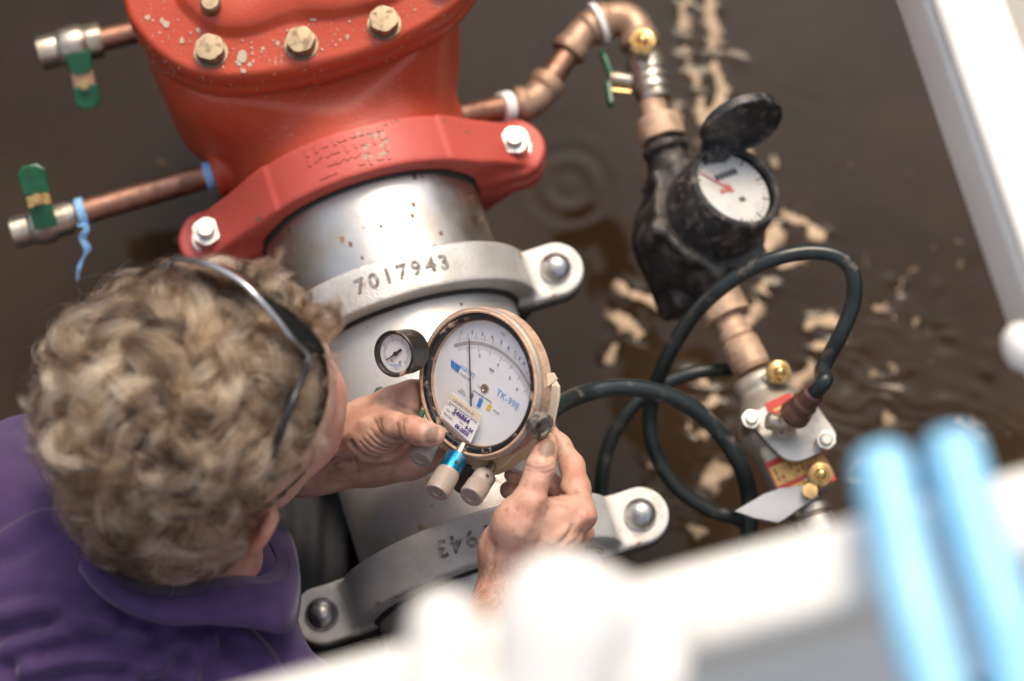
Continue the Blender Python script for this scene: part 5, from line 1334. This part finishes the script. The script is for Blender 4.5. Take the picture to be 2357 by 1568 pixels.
        loc = q * rd3 + (np.cos(ph_) * am)[:, None] * bi + (np.sin(ph_) * am * .8)[:, None] * q + (np.sin(ph_ * 1.0 + 1.3) * am * .5)[:, None] * fl
        P[s_] = ce3 + loc @ MH; NR[s_] = q @ MH; FL[s_] = fl @ MH
        q = q + fl * (ln / ns / .105)[:, None]; q /= np.linalg.norm(q, axis=1)[:, None]
    # locks keep to the head's mass of hair: clear of the temple, ear, nape and cheek
    sil = [(65, 900), (92, 840), (130, 780), (150, 735), (230, 675), (300, 640), (370, 612), (430, 595), (520, 585), (600, 578), (670, 570), (735, 620), (775, 690), (800, 775), (775, 800), (735, 770), (700, 735), (690, 760), (728, 830), (722, 900), (728, 960), (708, 1040), (682, 1080), (645, 1100), (612, 1126), (588, 1150), (563, 1185), (562, 1225), (535, 1265), (505, 1318), (470, 1348), (400, 1358), (330, 1350), (240, 1300), (190, 1240), (150, 1130), (100, 1040), (90, 960)]
    fl_ = P.reshape(-1, 3); uu, ww, dd = uvd(fl_); ins = inpoly(uu, ww, sil).reshape(ns, nl_)
    ok = ins.mean(0) > .80
    P = P[:, ok]; NR = NR[:, ok]; FL = FL[:, ok]; nl_ = int(ok.sum())
    # loose curls falling forward past the sunglasses
    m2 = 14; tx_ = rng_.random(m2); root = np.array([W(535 + 165 * a_ + 8 * b_, 640 + 105 * a_ - 10 * b_, 1.685 + .006 * c_) for a_, b_, c_ in zip(tx_, rng_.normal(size=m2), rng_.random(m2))])
    ang = rad(34) - rad(48) * tx_ + .25 * rng_.normal(size=m2); dr = np.array([nrm(V(math.cos(a_), math.sin(a_), -.35 + .25 * b_)) for a_, b_ in zip(ang, rng_.normal(size=m2))])
    up_ = np.tile(V(0, 0, 1), (m2, 1)); sd_ = np.cross(up_, dr); l2 = .018 + .018 * rng_.random(m2); cr2 = .0045 + .0060 * rng_.random(m2); w2 = (1.1 + 1.2 * rng_.random(m2)) * np.where(rng_.random(m2) < .5, -1, 1); p2 = rng_.random(m2) * 6.28
    P2 = np.zeros((ns, m2, 3)); N2 = np.zeros((ns, m2, 3))
    for s_ in range(ns):
        tt = s_ / (ns - 1); g_ = np.clip(tt * 2.2, 0, 1); a_ = p2 + 2 * math.pi * w2 * tt
        P2[s_] = root + dr * (l2 * tt)[:, None] + sd_ * (cr2 * g_ * np.cos(a_))[:, None] + dr * (cr2 * g_ * np.sin(a_))[:, None] + up_ * (.010 * math.sin(math.pi * tt) + .004 * g_ * np.cos(a_ + 1))[:, None]; N2[s_] = up_
    P = np.concatenate([P, P2], 1); NR = np.concatenate([NR, N2], 1); nl_ += m2
    # strands of each lock
    o1 = rng_.normal(size=(nl_, K_, 2)); o1 /= np.maximum(np.linalg.norm(o1, axis=2), .6)[:, :, None]
    o1 *= rng_.random((nl_, K_, 1)) ** .5
    tone = np.clip(.55 + .30 * rng_.normal(size=(nl_, 1)) + .16 * rng_.normal(size=(nl_, K_)), 0, 1)
    T_ = np.gradient(P, axis=0); T_ /= np.linalg.norm(T_, axis=2)[:, :, None] + 1e-9
    B1 = NR - T_ * (NR * T_).sum(2)[:, :, None]; B1 /= np.linalg.norm(B1, axis=2)[:, :, None] + 1e-9; B2 = np.cross(T_, B1)
    tt = np.linspace(0, 1, ns); wdt = .0056 * (.55 + .45 * np.sin(np.pi * np.clip(tt * 1.05, 0, 1))) * np.where(tt > .6, 1 - .62 * (tt - .6) / .4, 1)
    jit = rng_.normal(size=(nl_, K_, 3)) * .0019
    wl_ = np.ones(nl_); wl_[-m2:] = .55
    SP = P[:, :, None, :] + (wdt[:, None] * wl_[None])[:, :, None, None] * (o1[None, :, :, :1] * B1[:, :, None, :] * .8 + o1[None, :, :, 1:] * B2[:, :, None, :] * 1.3) + tt[:, None, None, None] * jit[None]
    fz = rng_.random((nl_, K_)) < .08                       # flyaways
    SP = SP + (fz[None] * tt[:, None, None] ** 1.5)[..., None] * rng_.normal(size=(nl_, K_, 3))[None] * .006
    SP = SP.transpose(1, 2, 0, 3).reshape(-1, 3); nst = nl_ * K_
    hm = bpy.data.materials.new('curly_hair'); hm.use_nodes = True; T = hm.node_tree; T.nodes.clear()
    out_ = T.nodes.new('ShaderNodeOutputMaterial'); b = T.nodes.new('ShaderNodeBsdfHairPrincipled'); b.parametrization = 'COLOR'
    b.inputs['Roughness'].default_value = .30; b.inputs['Radial Roughness'].default_value = .55; T.links.new(b.outputs[0], out_.inputs[0])
    a_ = T.nodes.new('ShaderNodeAttribute'); a_.attribute_name = 'tone'; cr_ = T.nodes.new('ShaderNodeValToRGB'); T.links.new(a_.outputs['Fac'], cr_.inputs[0])
    cr_.color_ramp.elements[0].color = (.010, .006, .0035, 1); cr_.color_ramp.elements[1].color = (.58, .40, .25, 1); el_ = cr_.color_ramp.elements.new(.5); el_.color = (.102, .060, .033, 1)
    T.links.new(cr_.outputs[0], b.inputs['Color'])
    cm = mat('hair_shade', (.030, .019, .012), .8, second=(.05, .032, .02), scale=90)
    # scalp cap under the locks
    th = np.linspace(0, math.pi, 40); phi = np.linspace(0, 2 * math.pi, 64, endpoint=False)
    cap = []; keepc = []
    for a0 in th:
        qv = np.stack([np.sin(a0) * np.cos(phi), np.sin(a0) * np.sin(phi), np.full(64, math.cos(a0))], 1)
        hl = np.where(qv[:, 1] > .15, .22 + .45 * np.clip(qv[:, 1], 0, 1), -.05 - .62 * np.clip(-qv[:, 1], 0, 1)); hl = np.where((np.abs(qv[:, 0]) > .70) & (np.abs(qv[:, 1]) < .45), np.maximum(hl, .04), hl); hl = np.where(qv[:, 0] > .45, np.maximum(hl, .04 + .75 * np.clip(qv[:, 1] + .12, 0, 1)), hl); inside = qv[:, 2] > hl
        lf = np.where(inside, .10, -.6); keepc.append(inside); rd3 = RS_ * (1 - lf[:, None]) + RH * lf[:, None]; ce3 = SC * (1 - lf[:, None]) + HC * lf[:, None]
        cap.append(ce3 + (qv * rd3) @ MH)
    cv = np.concatenate(cap); cq = []
    for i in range(39):
        for k_ in range(64):
            if keepc[i][k_] and keepc[i][(k_ + 1) % 64] and keepc[i + 1][k_] and keepc[i + 1][(k_ + 1) % 64]: cq.append((i * 64 + k_, i * 64 + (k_ + 1) % 64, (i + 1) * 64 + (k_ + 1) % 64, (i + 1) * 64 + k_))
    hb = obj('hair', (cv, np.array(cq)), cm, t, smooth=180)
    hc = bpy.data.hair_curves.new('hair_strands'); hc.add_curves([ns] * nst)
    hc.attributes['position'].data.foreach_set('vector', (SP - origin_of(t)).astype(np.float32).ravel())
    ra = hc.attributes.new('radius', 'FLOAT', 'POINT'); ra.data.foreach_set('value', np.tile((.00016 * np.where(tt > .7, 1 - .75 * (tt - .7) / .3, 1)).astype(np.float32), nst))
    ta = hc.attributes.new('tone', 'FLOAT', 'POINT'); ta.data.foreach_set('value', np.clip(tone.reshape(-1, 1) + .14 * (tt - .5)[None], 0, 1).astype(np.float32).ravel())
    hc.materials.append(hm); ho = bpy.data.objects.new('hair_strands', hc); COL.objects.link(ho); ho.parent = hb
    # short reddish hairs on the back of the wrist
    bv = parts[1][0]; bq = parts[1][1]; bn_ = normals(bv, bq); u, w_, d = uvd(bv)
    c_ = np.where((u > 1105) & (u < 1215) & (w_ > 1285) & (w_ < 1440) & (bn_ @ -FWD > .1) & (d < 1.9))[0]
    rg = np.random.default_rng(3); c_ = rg.choice(c_, 420); n_ = len(c_); seg = 5; tts = np.linspace(0, 1, seg)
    dr = np.array([nrm(V(-.45 + .5 * a_, -.8 + .3 * b_, 0)) for a_, b_ in zip(rg.normal(size=n_), rg.normal(size=n_))]); dr = dr - bn_[c_] * (dr * bn_[c_]).sum(1)[:, None]
    ll = .006 + .006 * rg.random(n_)
    PP = bv[c_][:, None] + dr[:, None] * (ll[:, None] * tts[None])[..., None] + bn_[c_][:, None] * ((.0022 * np.sin(tts * 2.2))[None])[..., None]
    hc = bpy.data.hair_curves.new('arm_hair'); hc.add_curves([seg] * n_); hc.attributes['position'].data.foreach_set('vector', (PP.reshape(-1, 3) - origin_of(t)).astype(np.float32).ravel())
    ra = hc.attributes.new('radius', 'FLOAT', 'POINT'); ra.data.foreach_set('value', np.full(n_ * seg, .00007, np.float32))
    ta = hc.attributes.new('tone', 'FLOAT', 'POINT'); ta.data.foreach_set('value', np.full(n_ * seg, .42, np.float32))
    hc.materials.append(hm); ho = bpy.data.objects.new('arm_hair', hc); COL.objects.link(ho); ho.parent = t
    return t
person()
def sunglasses():
    LIFT = V(0, 0, .016)
    def W(u, v, d): return CAM + d * (FWD + RGT * (u - 1178.5) * K + UPV * (784 - v) * K) + LIFT
    t = thing('sunglasses', 'dark wraparound sunglasses with a shiny frame pushed up on the curly hair', 'sunglasses', W(560, 680, 1.68))
    fr = [(398, 612, 1.712), (405, 598, 1.700), (440, 600, 1.688), (500, 616, 1.672), (560, 650, 1.662), (602, 690, 1.658), (640, 732, 1.660), (680, 782, 1.668), (712, 812, 1.680), (716, 826, 1.684)]
    sil = mat('chrome_frame', (.48, .48, .49), .20, .95); dk = mat('dark_lens', (.012, .012, .012), .08, 0, .7); blk = mat('black_temple', (.012, .016, .020), .3)
    C_ = catmull(np.array([W(*p) for p in fr]), 6); obj('frame', MB().tube(C_, .0021, 10), sil, t, smooth=60)
    # lenses hang from the frame, facing forward and down
    f_ = nrm(V(.78, .28, -.56)); dn = nrm(V(.55, -.10, -.75))
    for i0, i1 in ((8, 25), (29, 48)):
        seg = C_[i0:i1 + 1]; m = len(seg); R_ = []
        for i, p in enumerate(seg):
            x = i / (m - 1); hgt = .032 * (math.sin(math.pi * (.08 + .84 * x)) ** .5)
            R_.append(np.array([p, p + dn * hgt * .5 + f_ * .003, p + dn * hgt, p + dn * hgt - f_ * .0016, p + dn * hgt * .5 + f_ * .0014, p - f_ * .0016]))
        obj('lens', MB().rings(R_), dk, t, smooth=40)
    tp = [(716, 822, 1.684), (708, 850, 1.672), (694, 885, 1.660), (678, 925, 1.652), (660, 970, 1.652), (645, 1010, 1.658), (632, 1045, 1.668), (620, 1080, 1.690)]
    C2 = catmull(np.array([W(*p) for p in tp]), 6); rr = np.interp(np.arange(len(C2)), [0, 6, 18, 30, len(C2)], [.0019, .0019, .0025, .0031, .0024])
    obj('temple', MB().tube(C2, rr, 12), blk, t, smooth=60)
    obj('hinge', MB().tube(C2[:5], .0030, 10), sil, t, smooth=60)
    tp = [(400, 606, 1.706), (360, 660, 1.715), (320, 720, 1.735), (290, 790, 1.76)]
    C3 = catmull(np.array([W(*p) for p in tp]), 5); C3 = C3 - V(0, 0, .02) * np.linspace(0, 1, len(C3))[:, None]
    obj('temple', MB().tube(C3, .0026, 12), blk, t, smooth=60)
    obj('hinge', MB().tube(C3[:3], .0032, 10), sil, t, smooth=60)
sunglasses()
# ------------------------------------------------------------------ white frame of the opening
def beam(name, label, a, b, wdir, wd, hd, parent=None, bev=.004, m='white'):
    """box rail with rounded edges from a to b; a, b run along the middle of the top face"""
    a, b = A(a), A(b); x = nrm(b - a); y = nrm(wdir - x * (wdir @ x)); z = np.cross(x, y)
    if z[2] < 0: y = -y; z = np.cross(x, y)
    L_ = np.linalg.norm(b - a)
    pts = []
    for (sx, sy, a0) in ((1, 1, 0), (-1, 1, 90), (-1, -1, 180), (1, -1, 270)):
        for k_ in range(5):
            an = rad(a0 + k_ * 22.5); pts.append((sx * (wd / 2 - bev) + bev * math.cos(an), sy * (hd / 2 - bev) + bev * math.sin(an)))
    g = MB().prism(pts, a - z * hd / 2, y, z, x, 0, L_)
    o = obj(name, g, M[m], parent, smooth=50, loc=None if parent is not None else (a + b) / 2)
    if parent is None: tag(o, label, 'rail')
    return o
W_far = W
def W(u, v, d): return W_far(u, v, d * .92)
pa, pb = W(300, 1760, 1.13), W(2900, 1035, 1.13)
_d = pb - pa
pa, pb = pa + _d * ((-1.60 - pa[0]) / _d[0]), pa + _d * ((1.80 - pa[0]) / _d[0])      # it spans the pit, end to end
ud = nrm(np.cross(pb - pa, (0, 0, 1)))
t = thing('front_rail', 'white painted frame rail crossing in front of everything, out of focus', 'rail', (pa + pb) / 2)
beam('rail_top', '', pa, pb, ud, .041, .026, t, .010)
dz = A((0, 0, -.034)); back = ud * (-.004 if (ud @ A((0, 1, 0))) > 0 else .004)
beam('rail_web', '', pa + dz, pb + dz, ud, .030, .15, t, .004)
beam('rail_lip', '', pa + dz * 4.6 + back * 3, pb + dz * 4.6 + back * 3, ud, .060, .016, t, .004)
for e_, zt_ in ((pa + nrm(_d) * .012, 0), (pb - nrm(_d) * .03, 0)):
    if e_[2] - .80 > .05: obj('post', MB().box((e_[0], e_[1], (e_[2] - .13 + .80) / 2), *np.eye(3), .025, .025, (e_[2] - .13 - .80) / 2), M['white'], t, smooth=0)
# side rail sloping away
sa, sb = W_far(2082, -420, 1.62), W_far(2640, 1130, 1.40)
_d = sb - sa; sb = sa + _d * ((-1.32 - sa[1]) / _d[1])
t = thing('side_rail', 'white painted rail slanting down the edge of the pit beyond the meter', 'rail', (sa + sb) / 2)
sdir = nrm(V(1, .3, 0)); beam('rail_top', '', sa, sb, sdir, .044, .020, t, .006)
beam('end_beam', '', sa + A((-.01, .022, 0)), A((1.76, sa[1] + .022, sa[2])), A((0, 1, 0)), .044, .020, t, .005)
beam('rail_web', '', sa - EZ * .0215 - sdir * .007, sb - EZ * .0215 - sdir * .007, sdir, .030, .09, t, .003)
beam('rail_flange', '', sa + sdir * .075 - EZ * .004, sb + sdir * .075 - EZ * .004, sdir, .036, .018, t, .005)
M['dullgrey'] = mat('dull_grey_sheet', (.33, .32, .30), .6)
beam('rail_panel', '', sa + sdir * .046 - EZ * .030, sb + sdir * .046 - EZ * .030, sdir, .046, .012, t, .002, 'dullgrey')
kp = W_far(2352, 800, 1.445); obj('rail_knob', MB().lathe([(.006, -.050), (.0065, -.012), (.0150, -.004), (.0145, .004), (.010, .009), (.004, .011)], kp, -sdir, 24), M['white'], t, smooth=60)
# twin-lobed white bracket on the front rail
f = Field(np.minimum(W(850, 1700, 1.3), W(850, 1250, 1.0)) - .06, np.maximum(W(1650, 1250, 1.0), W(1650, 1700, 1.3)) + .06, .003)
d_ = 1.08; r_ = lambda p: p * px(d_)
f.cone(W(1012, 1432, d_), W(1000, 1640, d_), r_(66), r_(84), .01)
f.cone(W(1290, 1410, d_), W(1262, 1640, d_), r_(84), r_(110), .01)
f.cone(W(1000, 1690, d_ + .01), W(1500, 1580, d_ + .02), r_(90), r_(70), .012)
f.cone(W(1290, 1410, d_ + .01), W(1560, 1400, d_ + .03), r_(80), r_(40), .04)
v, q = f.mesh(2)
br = obj('hinge_bracket', (v, q), M['white'], None, smooth=180); tag(br, 'white twin-lobed bracket on the near white rail, strongly blurred', 'bracket')
# blue-handled pliers resting over the rail
def pliers():
    t = thing('pliers', 'pliers with two pale blue grips resting over the near white rail', 'pliers', W(2250, 1400, 1.2))
    for pts in ([(2024, 1035, 1.125), (2038, 1110, 1.115), (2068, 1250, 1.10), (2105, 1400, 1.085), (2150, 1560, 1.07), (2200, 1720, 1.055)], [(2184, 995, 1.125), (2203, 1085, 1.115), (2245, 1230, 1.10), (2290, 1370, 1.085), (2335, 1530, 1.07), (2370, 1720, 1.055)]):
        C_ = catmull(np.array([W(*p) for p in pts]), 6); m = len(C_)
        rr = np.interp(np.linspace(0, 1, m), [0, .04, .12, .4, .7, 1], [.0068, .0115, .0133, .0130, .0138, .0125]); rr[0] = .004
        obj('grip', MB().tube(C_, rr, 18), M['bluegrip'], t, smooth=60)
    obj('jaw', MB().tube([W(2200, 1715, 1.055), W(2260, 1800, 1.13), W(2290, 1900, 1.12), W(2300, 2000, 1.115)], [.012, .016, .014, .008], 12), M['steel'], t, smooth=60)
    obj('jaw', MB().tube([W(2370, 1715, 1.055), W(2320, 1800, 1.132), W(2310, 1900, 1.125), W(2330, 2000, 1.12)], [.012, .015, .013, .007], 12), M['steel'], t, smooth=60)
    obj('pivot_pin', MB().cyl(W(2290, 1830, 1.07), W(2290, 1830, 1.105), .006, 16), M['steel'], t)
pliers()
